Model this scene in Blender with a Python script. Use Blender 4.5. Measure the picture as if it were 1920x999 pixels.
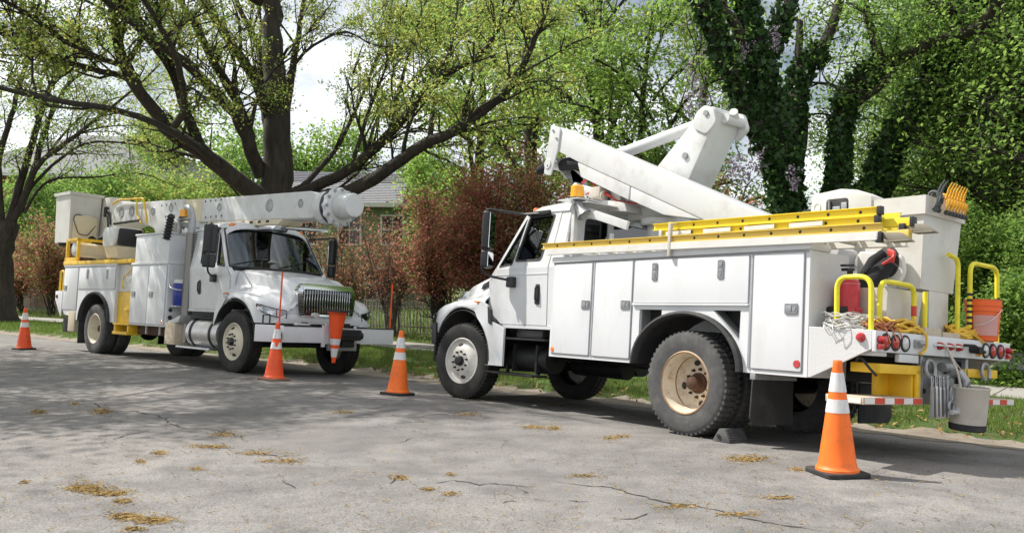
import bpy, bmesh, math, random
import numpy as np
from mathutils import Vector, Matrix, Euler
from mathutils.geometry import tessellate_polygon

for o in list(bpy.data.objects): bpy.data.objects.remove(o)
SC = bpy.context.scene
COL = SC.collection
R = math.radians
rnd = random.Random(7)

# ------------------------------------------------------------------ camera
cam_d = bpy.data.cameras.new('camera'); cam = bpy.data.objects.new('camera', cam_d); COL.objects.link(cam)
cam.location = (0, 0, 1.55); cam.rotation_euler = (R(90 + 1.092), 0, 0)
cam_d.sensor_width = 36; cam_d.lens = 30.0; cam_d.clip_start = .05; cam_d.clip_end = 3000
SC.camera = cam
# ------------------------------------------------------------------ world
SUN_EL, SUN_AZ = 52.0, (-0.93, 0.36)          # elevation; horizontal direction towards the sun
W = bpy.data.worlds.new('World'); SC.world = W; W.use_nodes = True
nt = W.node_tree; bg = nt.nodes['Background']
sky = nt.nodes.new('ShaderNodeTexSky'); sky.sky_type = 'NISHITA'; sky.sun_disc = False
sky.sun_elevation = R(SUN_EL); sky.sun_rotation = math.atan2(SUN_AZ[0], SUN_AZ[1]); sky.dust_density = 1.5; sky.air_density = 1.0
tc = nt.nodes.new('ShaderNodeTexCoord'); mp = nt.nodes.new('ShaderNodeMapping'); mp.inputs['Scale'].default_value = (1.4, 1.4, 3.2)
nz = nt.nodes.new('ShaderNodeTexNoise'); nz.inputs['Scale'].default_value = 2.1; nz.inputs['Detail'].default_value = 9; nz.inputs['Roughness'].default_value = .58
cr = nt.nodes.new('ShaderNodeValToRGB'); cr.color_ramp.elements[0].position = .36; cr.color_ramp.elements[1].position = .58
mx = nt.nodes.new('ShaderNodeMixRGB'); mx.inputs['Color2'].default_value = (17.5, 17.9, 18.6, 1)
nt.links.new(tc.outputs['Generated'], mp.inputs['Vector']); nt.links.new(mp.outputs['Vector'], nz.inputs['Vector'])
nt.links.new(nz.outputs['Fac'], cr.inputs['Fac']); nt.links.new(cr.outputs['Color'], mx.inputs['Fac'])
nt.links.new(sky.outputs['Color'], mx.inputs['Color1']); nt.links.new(mx.outputs['Color'], bg.inputs['Color'])
bg.inputs['Strength'].default_value = .062
# ------------------------------------------------------------------ sun
sl = bpy.data.lights.new('sun', 'SUN'); sl.energy = 4.9; sl.angle = R(.55); sl.color = (1, .955, .88)
sun = bpy.data.objects.new('sun', sl); COL.objects.link(sun)
_h = math.hypot(*SUN_AZ); _e = R(SUN_EL)
sdir = Vector((SUN_AZ[0]/_h*math.cos(_e), SUN_AZ[1]/_h*math.cos(_e), math.sin(_e)))
sun.rotation_euler = sdir.to_track_quat('Z', 'Y').to_euler()
SC.view_settings.view_transform = 'Standard'; SC.view_settings.look = 'None'
SC.view_settings.exposure = 0.38; SC.view_settings.gamma = 1
SC.render.engine = 'CYCLES'
SC.cycles.max_bounces = 8; SC.cycles.transparent_max_bounces = 12

# ------------------------------------------------------------------ materials
def newmat(name):
    m = bpy.data.materials.new(name); m.use_nodes = True
    return m, m.node_tree, m.node_tree.nodes['Principled BSDF']
def nd(t, kind, **kw):
    n = t.nodes.new(kind)
    for k, v in kw.items():
        if k in n.inputs: n.inputs[k].default_value = v
        else: setattr(n, k, v)
    return n
MAT = {}
def mat(name, col, rough=.5, metal=0, var=.12, scale=6, bump=0, bscale=40, coat=0, dirt=None, dirt_amt=.5, dscale=3, stretch=(1, 1, 1), spec=.5):
    m, t, b = newmat(name); MAT[name] = m
    tcn = nd(t, 'ShaderNodeTexCoord'); mpn = nd(t, 'ShaderNodeMapping'); mpn.inputs['Scale'].default_value = stretch
    t.links.new(tcn.outputs['Object'], mpn.inputs['Vector'])
    n1 = nd(t, 'ShaderNodeTexNoise', Scale=scale, Detail=6, Roughness=.6)
    t.links.new(mpn.outputs['Vector'], n1.inputs['Vector'])
    rp = nd(t, 'ShaderNodeMapRange'); rp.inputs[1].default_value = .3; rp.inputs[2].default_value = .7
    rp.inputs[3].default_value = 1 - var; rp.inputs[4].default_value = 1 + var
    t.links.new(n1.outputs['Fac'], rp.inputs[0])
    vm = nd(t, 'ShaderNodeVectorMath', operation='SCALE'); vm.inputs[0].default_value = col[:3]
    t.links.new(rp.outputs[0], vm.inputs['Scale'])
    out = vm.outputs[0]
    if dirt:
        n2 = nd(t, 'ShaderNodeTexNoise', Scale=dscale, Detail=8, Roughness=.68)
        t.links.new(mpn.outputs['Vector'], n2.inputs['Vector'])
        c2 = nd(t, 'ShaderNodeValToRGB'); c2.color_ramp.elements[0].position = .5; c2.color_ramp.elements[1].position = .78
        c2.color_ramp.elements[1].color = (dirt_amt,)*3 + (1,)
        t.links.new(n2.outputs['Fac'], c2.inputs['Fac'])
        mm = nd(t, 'ShaderNodeMixRGB'); mm.inputs['Color2'].default_value = tuple(dirt[:3]) + (1,)
        t.links.new(c2.outputs['Color'], mm.inputs['Fac']); t.links.new(out, mm.inputs['Color1']); out = mm.outputs[0]
    t.links.new(out, b.inputs['Base Color'])
    b.inputs['Roughness'].default_value = rough; b.inputs['Metallic'].default_value = metal
    b.inputs['Coat Weight'].default_value = coat; b.inputs['Coat Roughness'].default_value = .12
    b.inputs['Specular IOR Level'].default_value = spec
    if bump:
        n3 = nd(t, 'ShaderNodeTexNoise', Scale=bscale, Detail=5)
        t.links.new(mpn.outputs['Vector'], n3.inputs['Vector'])
        bp = nd(t, 'ShaderNodeBump', Strength=bump, Distance=.02); t.links.new(n3.outputs['Fac'], bp.inputs['Height'])
        t.links.new(bp.outputs['Normal'], b.inputs['Normal'])
    return m
mat('white_paint', (.63, .64, .655), .32, var=.04, scale=2.5, coat=.35, dirt=(.42, .39, .34), dirt_amt=.50, dscale=3.0, stretch=(1, 1, .55), bump=.02, bscale=3)
mat('white_body', (.66, .67, .685), .38, var=.03, scale=2, coat=.2, dirt=(.42, .39, .34), dirt_amt=.30, dscale=3.4, stretch=(1, 1, .35), bump=.03, bscale=2.2)
mat('boom_white', (.62, .63, .63), .40, var=.04, scale=2, coat=.15, dirt=(.36, .31, .25), dirt_amt=.55, dscale=3.5)
mat('bucket_white', (.64, .63, .59), .48, var=.05, scale=3, dirt=(.42, .37, .30), dirt_amt=.5, dscale=2.6, bump=.03, bscale=30)
mat('cream', (.70, .62, .45), .5, var=.06, dirt=(.35, .27, .17), dirt_amt=.4)
mat('grey_metal', (.36, .37, .38), .45, metal=.6, var=.15, dirt=(.20, .17, .13), dirt_amt=.6)
mat('dark_metal', (.018, .018, .019), .55, metal=.3, var=.3, dirt=(.05, .042, .035), dirt_amt=.5)
mat('black_plastic', (.018, .018, .02), .42, var=.2, bump=.05, bscale=80)
mat('black_rubber', (.028, .028, .029), .75, var=.25, dirt=(.11, .10, .085), dirt_amt=.55, bump=.1, bscale=60)
mat('tyre_worn', (.070, .070, .070), .85, var=.25, scale=8, dirt=(.19, .18, .165), dirt_amt=.6, dscale=5, bump=.15, bscale=70)
mat('tyre_dark', (.022, .021, .020), .8, var=.3, scale=8, dirt=(.07, .055, .042), dirt_amt=.5, dscale=4, bump=.15, bscale=70)
mat('rim_rusty', (.70, .62, .48), .5, var=.14, dirt=(.30, .13, .045), dirt_amt=1.0, dscale=9)
mat('rim_white', (.66, .64, .59), .45, var=.08, dirt=(.28, .20, .13), dirt_amt=.7, dscale=8)
mat('rim_cream', (.66, .61, .48), .5, var=.1, dirt=(.30, .2, .1), dirt_amt=.45, dscale=6)
mat('rust', (.075, .034, .018), .8, var=.4, scale=20, bump=.2)
mat('rust_light', (.30, .15, .06), .8, var=.5, scale=14, dirt=(.60, .52, .40), dirt_amt=.8, dscale=9)
mat('chrome', (.75, .76, .78), .10, metal=1, var=.03)
mat('aluminium', (.62, .63, .64), .32, metal=.9, var=.1, scale=12, dirt=(.25, .22, .18), dirt_amt=.4)
mat('shoe_metal', (.24, .215, .17), .55, metal=.4, var=.2, dirt=(.18, .15, .1), dirt_amt=.6)
mat('tank_metal', (.60, .59, .57), .40, metal=.85, var=.12, scale=9, dirt=(.28, .22, .15), dirt_amt=.55)
mat('latch_metal', (.33, .33, .33), .28, metal=1, var=.1)
mat('yellow', (.80, .50, .025), .45, var=.1, dirt=(.35, .2, .05), dirt_amt=.5, dscale=4)
mat('yellow_rail', (.82, .72, .03), .45, var=.1, dirt=(.25, .2, .06), dirt_amt=.45, dscale=9)
mat('ladder_yellow', (.84, .66, .03), .5, var=.08, dirt=(.40, .30, .10), dirt_amt=.35, dscale=6)
mat('ladder_dull', (.72, .54, .12), .55, var=.12, dirt=(.36, .27, .13), dirt_amt=.5, dscale=6)
mat('ladder_white', (.66, .65, .62), .5, var=.05, dirt=(.45, .38, .28), dirt_amt=.45, dscale=5)
mat('cone_orange', (.95, .17, .012), .5, var=.12, scale=5, dirt=(.30, .10, .04), dirt_amt=.7, dscale=7)
mat('cone_red', (.85, .09, .012), .5, var=.1, dirt=(.18, .06, .03), dirt_amt=.8, dscale=7)
mat('cone_white', (.70, .69, .68), .5, var=.08, scale=14, dirt=(.38, .35, .32), dirt_amt=.75, dscale=9, stretch=(2, 2, .6))
mat('cone_base_brown', (.30, .16, .10), .75, var=.2, dirt=(.14, .11, .09), dirt_amt=.7)
mat('orange_plastic', (.86, .15, .03), .45, var=.06)
mat('label_mauve', (.62, .33, .30), .6, var=.04)
mat('amber', (.95, .42, .01), .25, var=.05, coat=.5)
mat('red_lens', (.42, .012, .016), .18, var=.1, coat=.6)
mat('orange_lens', (.75, .20, .03), .25, var=.1, coat=.5)
mat('clear_lens', (.55, .57, .55), .15, var=.08, coat=.6)
mat('headlight_inner', (.22, .23, .24), .2, metal=.6, var=.1)
mat('red_tank', (.55, .02, .03), .38, var=.12, coat=.3)
mat('tape_red', (.60, .06, .03), .5, var=.1)
mat('tape_white', (.74, .72, .68), .5, var=.08)
mat('wood', (.52, .44, .33), .8, var=.2, scale=10, stretch=(1, 6, 6), dirt=(.25, .2, .15), dirt_amt=.5)
mat('canvas', (.52, .48, .41), .9, var=.12, dirt=(.22, .2, .17), dirt_amt=.6, bump=.1, bscale=90)
mat('black_cloth', (.012, .012, .014), .9, var=.4, bump=.4, bscale=35)
mat('red_hose', (.45, .03, .02), .5, var=.2)
mat('rope_yellow', (.72, .45, .05), .7, var=.2, bump=.2, bscale=120)
mat('copper', (.60, .26, .13), .35, metal=.9, var=.2)
mat('wire_silver', (.68, .68, .66), .35, metal=.7, var=.15)
mat('hook_yellow', (.80, .42, .04), .5, var=.2, dirt=(.25, .1, .03), dirt_amt=.5)
mat('hook_grey', (.06, .065, .07), .6, var=.3)
mat('blue_plastic', (.015, .035, .26), .4, var=.08)
mat('blue_glass', (.03, .09, .22), .06, var=.2)
mat('navy_rubber', (.02, .022, .05), .5)
mat('interior', (.03, .03, .032), .8, var=.2)
mat('seat_grey', (.09, .085, .08), .9, var=.2)
mat('paper', (.62, .70, .62), .7, var=.05)
mat('concrete', (.30, .285, .26), .9, var=.15, scale=3, dirt=(.25, .22, .18), dirt_amt=.6, bump=.3, bscale=60)
mat('bark', (.036, .029, .023), .95, var=.5, scale=9, stretch=(1, 1, .22), dirt=(.10, .10, .06), dirt_amt=.4, bump=.9, bscale=16)
mat('bark_pale', (.13, .11, .09), .95, var=.3, scale=9, stretch=(1, 1, .3), bump=.6, bscale=18)
mat('shingle', (.25, .25, .26), .9, var=.3, scale=18, dirt=(.12, .12, .13), dirt_amt=.5, bump=.4, bscale=40)
mat('shingle_dark', (.12, .12, .14), .9, var=.25, scale=18, bump=.4, bscale=40)
mat('green_siding', (.19, .235, .13), .7, var=.06)
mat('trim_white', (.60, .60, .58), .6, var=.05)
mat('dark_glass', (.02, .025, .03), .08, var=.2)
mat('brick', (.30, .12, .085), .9, var=.3, scale=30, bump=.3)
mat('picket', (.20, .18, .15), .9, var=.3, scale=20)
mat('wire_black', (.02, .02, .02), .6)
mat('galv', (.55, .56, .57), .5, metal=.4, var=.1)
MAT['white_paint'].node_tree.nodes['Principled BSDF'].inputs['Coat Roughness'].default_value = .08

def leaf_mat(name, dark, light, transl=.45, rough=.55):
    m, t, b = newmat(name); MAT[name] = m
    g = nd(t, 'ShaderNodeNewGeometry'); c = nd(t, 'ShaderNodeValToRGB')
    def mute(q, k=.03):
        l = .3*q[0]+.6*q[1]+.1*q[2]; return tuple(v*(1-k)+l*k for v in q)
    c.color_ramp.elements[0].color = mute(dark) + (1,); c.color_ramp.elements[1].color = mute(light) + (1,)
    t.links.new(g.outputs['Random Per Island'], c.inputs['Fac'])
    b.inputs['Roughness'].default_value = rough; b.inputs['Specular IOR Level'].default_value = .3
    t.links.new(c.outputs['Color'], b.inputs['Base Color'])
    tr = nd(t, 'ShaderNodeBsdfTranslucent'); ms = nd(t, 'ShaderNodeMixShader'); ms.inputs[0].default_value = transl
    hs = nd(t, 'ShaderNodeHueSaturation', Saturation=1.0, Value=1.2); t.links.new(c.outputs['Color'], hs.inputs['Color']); t.links.new(hs.outputs['Color'], tr.inputs['Color'])
    t.links.new(b.outputs[0], ms.inputs[1]); t.links.new(tr.outputs[0], ms.inputs[2])
    t.links.new(ms.outputs[0], t.nodes['Material Output'].inputs['Surface'])
    return m
leaf_mat('leaf_olive', (.24, .27, .055), (.44, .46, .11), transl=.62)
leaf_mat('leaf_fresh', (.14, .24, .045), (.29, .43, .09), transl=.62)
leaf_mat('leaf_bright', (.13, .23, .040), (.34, .50, .10), transl=.55)
leaf_mat('leaf_deep', (.085, .17, .034), (.18, .32, .065), transl=.62)
leaf_mat('leaf_ivy', (.016, .042, .012), (.060, .135, .034), transl=.25, rough=.4)
leaf_mat('leaf_red', (.24, .072, .052), (.52, .22, .16), transl=.55)
leaf_mat('leaf_redgreen', (.16, .13, .05), (.38, .23, .12), transl=.55)
leaf_mat('petal_lilac', (.22, .17, .24), (.42, .34, .42), transl=.3)
leaf_mat('grass_blade', (.075, .13, .022), (.24, .33, .065), transl=.35)
leaf_mat('litter_tan', (.19, .125, .045), (.38, .26, .095), transl=.1, rough=.9)

def glass(name, tint, refl=.06):
    m, t, b = newmat(name); MAT[name] = m
    tr = nd(t, 'ShaderNodeBsdfTransparent'); tr.inputs[0].default_value = tint + (1,)
    gl = nd(t, 'ShaderNodeBsdfGlossy'); gl.inputs['Roughness'].default_value = .02; gl.inputs[0].default_value = (.95, .97, 1, 1)
    fr = nd(t, 'ShaderNodeFresnel', IOR=1.5); ad = nd(t, 'ShaderNodeMath', operation='ADD'); ad.inputs[1].default_value = refl
    ms = nd(t, 'ShaderNodeMixShader'); t.links.new(fr.outputs[0], ad.inputs[0]); t.links.new(ad.outputs[0], ms.inputs[0])
    t.links.new(tr.outputs[0], ms.inputs[1]); t.links.new(gl.outputs[0], ms.inputs[2])
    t.links.new(ms.outputs[0], t.nodes['Material Output'].inputs['Surface'])
glass('window_glass', (.30, .37, .38), .06)
glass('clear_cover', (.85, .87, .88), .08)
m, t, b = newmat('mirror_glass'); MAT['mirror_glass'] = m
b.inputs['Metallic'].default_value = 1; b.inputs['Roughness'].default_value = .03; b.inputs['Base Color'].default_value = (.8, .82, .85, 1)
# diamond plate: chequered raised bars
m, t, b = newmat('diamond_plate'); MAT['diamond_plate'] = m
tcn = nd(t, 'ShaderNodeTexCoord'); mpn = nd(t, 'ShaderNodeMapping'); mpn.inputs['Rotation'].default_value = (0, R(45), 0); t.links.new(tcn.outputs['Object'], mpn.inputs[0])
w1 = nd(t, 'ShaderNodeTexChecker', Scale=38); t.links.new(mpn.outputs[0], w1.inputs['Vector'])
w2 = nd(t, 'ShaderNodeTexWave', Scale=22); w2.bands_direction = 'X'; t.links.new(mpn.outputs[0], w2.inputs['Vector'])
w3 = nd(t, 'ShaderNodeTexWave', Scale=22); w3.bands_direction = 'Z'; t.links.new(mpn.outputs[0], w3.inputs['Vector'])
mm = nd(t, 'ShaderNodeMixRGB'); t.links.new(w1.outputs['Fac'], mm.inputs[0]); t.links.new(w2.outputs['Color'], mm.inputs[1]); t.links.new(w3.outputs['Color'], mm.inputs[2])
bp = nd(t, 'ShaderNodeBump', Strength=.30, Distance=.006); t.links.new(mm.outputs[0], bp.inputs['Height']); t.links.new(bp.outputs[0], b.inputs['Normal'])
b.inputs['Base Color'].default_value = (.66, .66, .66, 1); b.inputs['Roughness'].default_value = .42; b.inputs['Metallic'].default_value = .25
# perforated exhaust guard: rows of dark slots
m, t, b = newmat('perforated'); MAT['perforated'] = m
tcn = nd(t, 'ShaderNodeTexCoord'); mpn = nd(t, 'ShaderNodeMapping'); mpn.inputs['Scale'].default_value = (10, 10, 22); t.links.new(tcn.outputs['Object'], mpn.inputs[0])
bk = nd(t, 'ShaderNodeTexVoronoi', Scale=1.0); bk.inputs['Randomness'].default_value = 0; t.links.new(mpn.outputs[0], bk.inputs['Vector'])
c = nd(t, 'ShaderNodeValToRGB'); c.color_ramp.elements[0].position = .27; c.color_ramp.elements[1].position = .33
c.color_ramp.elements[0].color = (.03, .03, .03, 1); c.color_ramp.elements[1].color = (.26, .25, .23, 1)
t.links.new(bk.outputs['Distance'], c.inputs[0]); t.links.new(c.outputs[0], b.inputs['Base Color']); b.inputs['Roughness'].default_value = .45; b.inputs['Metallic'].default_value = .4

# ------------------------------------------------------------------ mesh helpers
def obj(name, me, material=None, parent=None):
    o = bpy.data.objects.new(name, me); COL.objects.link(o)
    if material is not None and not me.materials: me.materials.append(MAT[material])
    if parent is not None: o.parent = parent
    return o
def part(name, bm, material, parent, smooth=38, label=None):
    if isinstance(bm, list): return [part(name, b_, material, parent, smooth, label) for b_ in bm][0]
    me = bpy.data.meshes.new(name)
    bmesh.ops.recalc_face_normals(bm, faces=bm.faces[:])
    bm.to_mesh(me); bm.free()
    if smooth:
        me.shade_smooth(); me.set_sharp_from_angle(angle=R(smooth))
    o = obj(name, me, material, parent)
    if label: o['label'] = label
    return o
def copy_part(o, parent, loc=None, rot=None):
    c = o.copy(); COL.objects.link(c); c.parent = parent
    if loc is not None: c.location = loc
    if rot is not None: c.rotation_euler = rot
    return c
def copy_tree(o, parent=None):
    c = o.copy(); COL.objects.link(c); c.parent = parent
    for ch in o.children: copy_tree(ch, c)
    return c
def tag(o, label, cat, group=None, kind=None):
    if label: o['label'] = label
    if cat: o['category'] = cat
    if group: o['group'] = group
    if kind: o['kind'] = kind
    return o
def thing(name, label, cat, M=None, group=None):
    o = bpy.data.objects.new(name, None); COL.objects.link(o); o.empty_display_size = .2
    if M is not None: o.matrix_world = M
    return tag(o, label, cat, group)
def sub(name, parent, M=None):
    o = bpy.data.objects.new(name, None); COL.objects.link(o); o.parent = parent
    if M is not None: o.matrix_local = M
    return o
def join(*bms):
    a = bms[0]
    for b in bms[1:]:
        me = bpy.data.meshes.new('t'); b.to_mesh(me); b.free(); a.from_mesh(me); bpy.data.meshes.remove(me)
    return a
def xf(bm, M): bmesh.ops.transform(bm, matrix=M, verts=bm.verts[:]); return bm
def bev(bm, w, seg=2, ang=25):
    if w <= 0: return bm
    ed = [e for e in bm.edges if len(e.link_faces) == 2 and e.calc_face_angle(0) > R(ang)]
    bmesh.ops.bevel(bm, geom=ed, offset=w, segments=seg, affect='EDGES', clamp_overlap=True, profile=.6); return bm
def box(x0, x1, y0, y1, z0, z1, w=.006, seg=2):
    bm = bmesh.new()
    x0, x1 = min(x0, x1), max(x0, x1); y0, y1 = min(y0, y1), max(y0, y1); z0, z1 = min(z0, z1), max(z0, z1)
    bmesh.ops.create_cube(bm, size=1)
    xf(bm, Matrix.Translation(((x0+x1)/2, (y0+y1)/2, (z0+z1)/2)) @ Matrix.Diagonal((x1-x0, y1-y0, z1-z0, 1)))
    return bev(bm, min(w, .3*min(x1-x0, y1-y0, z1-z0)), seg)
def prism(pts, axis, a0, a1, w=.006, seg=2):
    bm = bmesh.new()
    def P(p, a):
        u, v = p
        return (u, a, v) if axis == 'y' else (a, u, v) if axis == 'x' else (u, v, a)
    lo = [bm.verts.new(P(p, a0)) for p in pts]; hi = [bm.verts.new(P(p, a1)) for p in pts]
    bm.faces.new(lo); bm.faces.new(hi[::-1]); n = len(pts)
    for i in range(n): bm.faces.new((lo[i], lo[(i+1) % n], hi[(i+1) % n], hi[i]))
    bmesh.ops.recalc_face_normals(bm, faces=bm.faces[:])
    return bev(bm, w, seg)
def tube(path, r, n=10, closed=False):
    P = [Vector(p) for p in path]; rr = r if isinstance(r, (list, tuple)) else [r]*len(P)
    bm = bmesh.new(); rings = []; up = None; m = len(P)
    for i, p in enumerate(P):
        if closed: d = P[(i+1) % m] - P[i-1]
        else: d = P[min(i+1, m-1)] - P[max(i-1, 0)]
        d.normalize()
        if up is None:
            up = Vector((0, 0, 1)) if abs(d.z) < .9 else Vector((1, 0, 0))
        u = (up - d*up.dot(d)); u = u.normalized() if u.length > 1e-6 else d.orthogonal().normalized()
        v = d.cross(u); up = u
        rings.append([bm.verts.new(p + (u*math.cos(2*math.pi*k/n) + v*math.sin(2*math.pi*k/n))*rr[i]) for k in range(n)])
    for i in range(m if closed else m-1):
        a, b = rings[i], rings[(i+1) % m]
        for k in range(n): bm.faces.new((a[k], a[(k+1) % n], b[(k+1) % n], b[k]))
    if not closed: bm.faces.new(rings[0][::-1]); bm.faces.new(rings[-1])
    return bm
def arc_path(pts, rad, k=6):
    """round the corners of a polyline"""
    P = [Vector(p) for p in pts]; out = [P[0]]
    for i in range(1, len(P)-1):
        a = (P[i-1]-P[i]); b = (P[i+1]-P[i]); q = min(rad, a.length*.49, b.length*.49)
        s = P[i]+a.normalized()*q; e = P[i]+b.normalized()*q
        for j in range(k+1):
            f = j/k; out.append(s*(1-f)**2 + P[i]*2*f*(1-f) + e*f*f)
    return out + [P[-1]]
def cyl(p0, p1, r, n=20, w=0, r1=None):
    bm = tube([p0, p1], [r, r if r1 is None else r1], n); return bev(bm, w, 2, 50) if w else bm
def lathe(prof, axis='z', n=32, c=(0, 0, 0), close=False):
    """prof = [(radius, height)]"""
    bm = bmesh.new(); rings = []
    def P(r, h, a):
        u, v = r*math.cos(a), r*math.sin(a)
        q = (u, v, h) if axis == 'z' else (u, h, v) if axis == 'y' else (h, u, v)
        return (q[0]+c[0], q[1]+c[1], q[2]+c[2])
    for r, h in prof:
        rings.append([bm.verts.new(P(r, h, 2*math.pi*k/n)) for k in range(n)] if r > 1e-5 else [bm.verts.new(P(0, h, 0))])
    m = len(rings)
    for i in range(m if close else m-1):
        a, b = rings[i], rings[(i+1) % m]
        for k in range(n):
            k2 = (k+1) % n
            if len(a) == 1 and len(b) == 1: continue
            if len(a) == 1: bm.faces.new((a[0], b[k], b[k2]))
            elif len(b) == 1: bm.faces.new((a[k], a[k2], b[0]))
            else: bm.faces.new((a[k], a[k2], b[k2], b[k]))
    return bm
def plate(outer, holes, f_out, f_in):
    """2D outline with holes, mapped by f_out / f_in to the two faces"""
    polys = [list(outer)] + [list(h) for h in holes]
    flat = [p for q in polys for p in q]
    tri = tessellate_polygon([[Vector((p[0], p[1], 0)) for p in q] for q in polys])
    bm = bmesh.new(); a = [bm.verts.new(f_out(*p)) for p in flat]; b = [bm.verts.new(f_in(*p)) for p in flat]
    for t3 in tri:
        if len(set(t3)) == 3:
            try:
                bm.faces.new([a[i] for i in t3]); bm.faces.new([b[i] for i in reversed(t3)])
            except ValueError: pass
    k = 0
    for q in polys:
        n = len(q)
        for i in range(n):
            i0, i1 = k+i, k+(i+1) % n
            bm.faces.new((a[i0], a[i1], b[i1], b[i0]))
        k += n
    bmesh.ops.recalc_face_normals(bm, faces=bm.faces[:])
    return bm
def grid(rows, closed=False):
    """rows of 3D points -> quad sheet"""
    bm = bmesh.new(); V = [[bm.verts.new(p) for p in r] for r in rows]
    for i in range(len(V)-1):
        n = len(V[i])
        for j in range(n if closed else n-1):
            bm.faces.new((V[i][j], V[i][(j+1) % n], V[i+1][(j+1) % n], V[i+1][j]))
    return bm
def solid(bm, th):
    bmesh.ops.recalc_face_normals(bm, faces=bm.faces[:])
    bmesh.ops.solidify(bm, geom=bm.faces[:], thickness=th); return bm
def rnd_poly(pts, rad, k=4): # rounded 2D polygon
    n = len(pts); out = []
    for i in range(n):
        p = Vector(pts[i]); a = Vector(pts[i-1])-p; b = Vector(pts[(i+1) % n])-p
        q = min(rad, a.length*.45, b.length*.45); s = p+a.normalized()*q; e = p+b.normalized()*q
        for j in range(k+1):
            f = j/k; v = s*(1-f)**2+p*2*f*(1-f)+e*f*f; out.append((v.x, v.y))
    return out
def mesh_np(name, verts, faces_n, idx):
    """verts (n,3); all faces with faces_n corners; idx flat"""
    me = bpy.data.meshes.new(name); verts = np.asarray(verts, np.float32); idx = np.asarray(idx, np.int32).ravel()
    nf = len(idx)//faces_n
    me.vertices.add(len(verts)); me.vertices.foreach_set('co', verts.ravel())
    me.loops.add(len(idx)); me.loops.foreach_set('vertex_index', idx)
    me.polygons.add(nf); me.polygons.foreach_set('loop_start', np.arange(nf, dtype=np.int32)*faces_n)
    me.polygons.foreach_set('loop_total', np.full(nf, faces_n, np.int32))
    me.update(calc_edges=True); me.validate(); return me
def pix(px, py, Y):
    """point at camera depth Y seen at photograph pixel"""
    p = R(1.092); u = (px-960)/1600; v = -(py-499.5)/1600
    d = Vector((u, math.cos(p)-v*math.sin(p), math.sin(p)+v*math.cos(p))); return Vector((0, 0, 1.55)) + d*(Y/d.y)
# ================================================================== GROUND
KP = (4.84, 10.87); KT = (-.756, .655); KN = (-.655, -.756)
def sd(x, y): return (x-KP[0])*KT[0]+(y-KP[1])*KT[1], (x-KP[0])*KN[0]+(y-KP[1])*KN[1]
def xy(s, d): return KP[0]+s*KT[0]+d*KN[0], KP[1]+s*KT[1]+d*KN[1]
def sstep(a, b, x):
    t_ = min(1, max(0, (x-a)/(b-a))); return t_*t_*(3-2*t_)
ZD = [(-400, 1.0), (-60, .35), (-30, .15), (-12, -.02), (-4.5, -.10), (-2.9, -.14), (-1.2, -.16), (-.25, -.20), (0, -.288), (3.9, .060), (5.5, .10), (8, .11), (30, .11), (400, .11)]
def gz_sd(s, d):
    o = -.02 + .06*sstep(6, 13, s)
    for (a, za), (b, zb) in zip(ZD, ZD[1:]):
        if a <= d <= b: return za+(zb-za)*(d-a)/(b-a)+o
    return o
def gz(x, y): return gz_sd(*sd(x, y))
def gpx(px, py):
    """ground point under a photograph pixel"""
    a = Vector((0, 0, 1.55)); q = pix(px, py, 1.0)-a; tt = 10.
    for _ in range(40): 
        p = a+q*tt; tt += (p.z-gz(p.x, p.y))/(-q.z)*.8
    return a+q*tt
# road material: old sun-bleached asphalt
m, t, b = newmat('asphalt'); MAT['asphalt'] = m
tcn = nd(t, 'ShaderNodeTexCoord'); O = tcn.outputs['Object']
def NZ(scale, det=6, ro=.6, vec=None, dist=0):
    n = nd(t, 'ShaderNodeTexNoise', Scale=scale, Detail=det, Roughness=ro, Distortion=dist); t.links.new(vec or O, n.inputs['Vector']); return n.outputs['Fac']
def RAMP(src, p0, p1, c0=(0, 0, 0), c1=(1, 1, 1)):
    c = nd(t, 'ShaderNodeValToRGB'); c.color_ramp.elements[0].position = p0; c.color_ramp.elements[1].position = p1
    c.color_ramp.elements[0].color = tuple(c0)+(1,); c.color_ramp.elements[1].color = tuple(c1)+(1,); t.links.new(src, c.inputs[0]); return c.outputs[0]
def MIX(fac, a, bb, mode='MIX'):
    n = nd(t, 'ShaderNodeMixRGB', blend_type=mode)
    for i, v in ((0, fac), (1, a), (2, bb)):
        if isinstance(v, (int, float)): n.inputs[i].default_value = v
        elif isinstance(v, tuple): n.inputs[i].default_value = v+(1,)
        else: t.links.new(v, n.inputs[i])
    return n.outputs[0]
base = RAMP(NZ(.55, 5, .55), .3, .72, (.184, .177, .171), (.262, .253, .244))
base = MIX(RAMP(NZ(2.6, 8, .65), .42, .70), base, (.138, .133, .129))
trk = nd(t, 'ShaderNodeMapping'); trk.inputs['Rotation'].default_value = (0, 0, R(40.9)); trk.inputs['Scale'].default_value = (.10, 1.1, 1); t.links.new(O, trk.inputs[0]); base = MIX(MIX(1.0, RAMP(NZ(.9, 5, .6, vec=trk.outputs[0]), .50, .66), (.5, .5, .5), 'MULTIPLY'), base, (.118, .114, .111))
base = MIX(MIX(1.0, RAMP(NZ(.9, 6, .7, dist=1.2), .60, .68), (.55, .55, .55), 'MULTIPLY'), base, (.088, .084, .080))
warm = RAMP(NZ(.33, 4, .5), .52, .74); base = MIX(warm, base, (.275, .252, .236))
speck = RAMP(NZ(95, 3, .6), .30, .72, (.54, .54, .54), (1.46, 1.44, 1.40)); base = MIX(1.0, base, speck, 'MULTIPLY')
grit = RAMP(NZ(46, 3, .7), .60, .74, (1, 1, 1), (.74, .73, .71)); base = MIX(1.0, base, grit, 'MULTIPLY')
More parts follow.
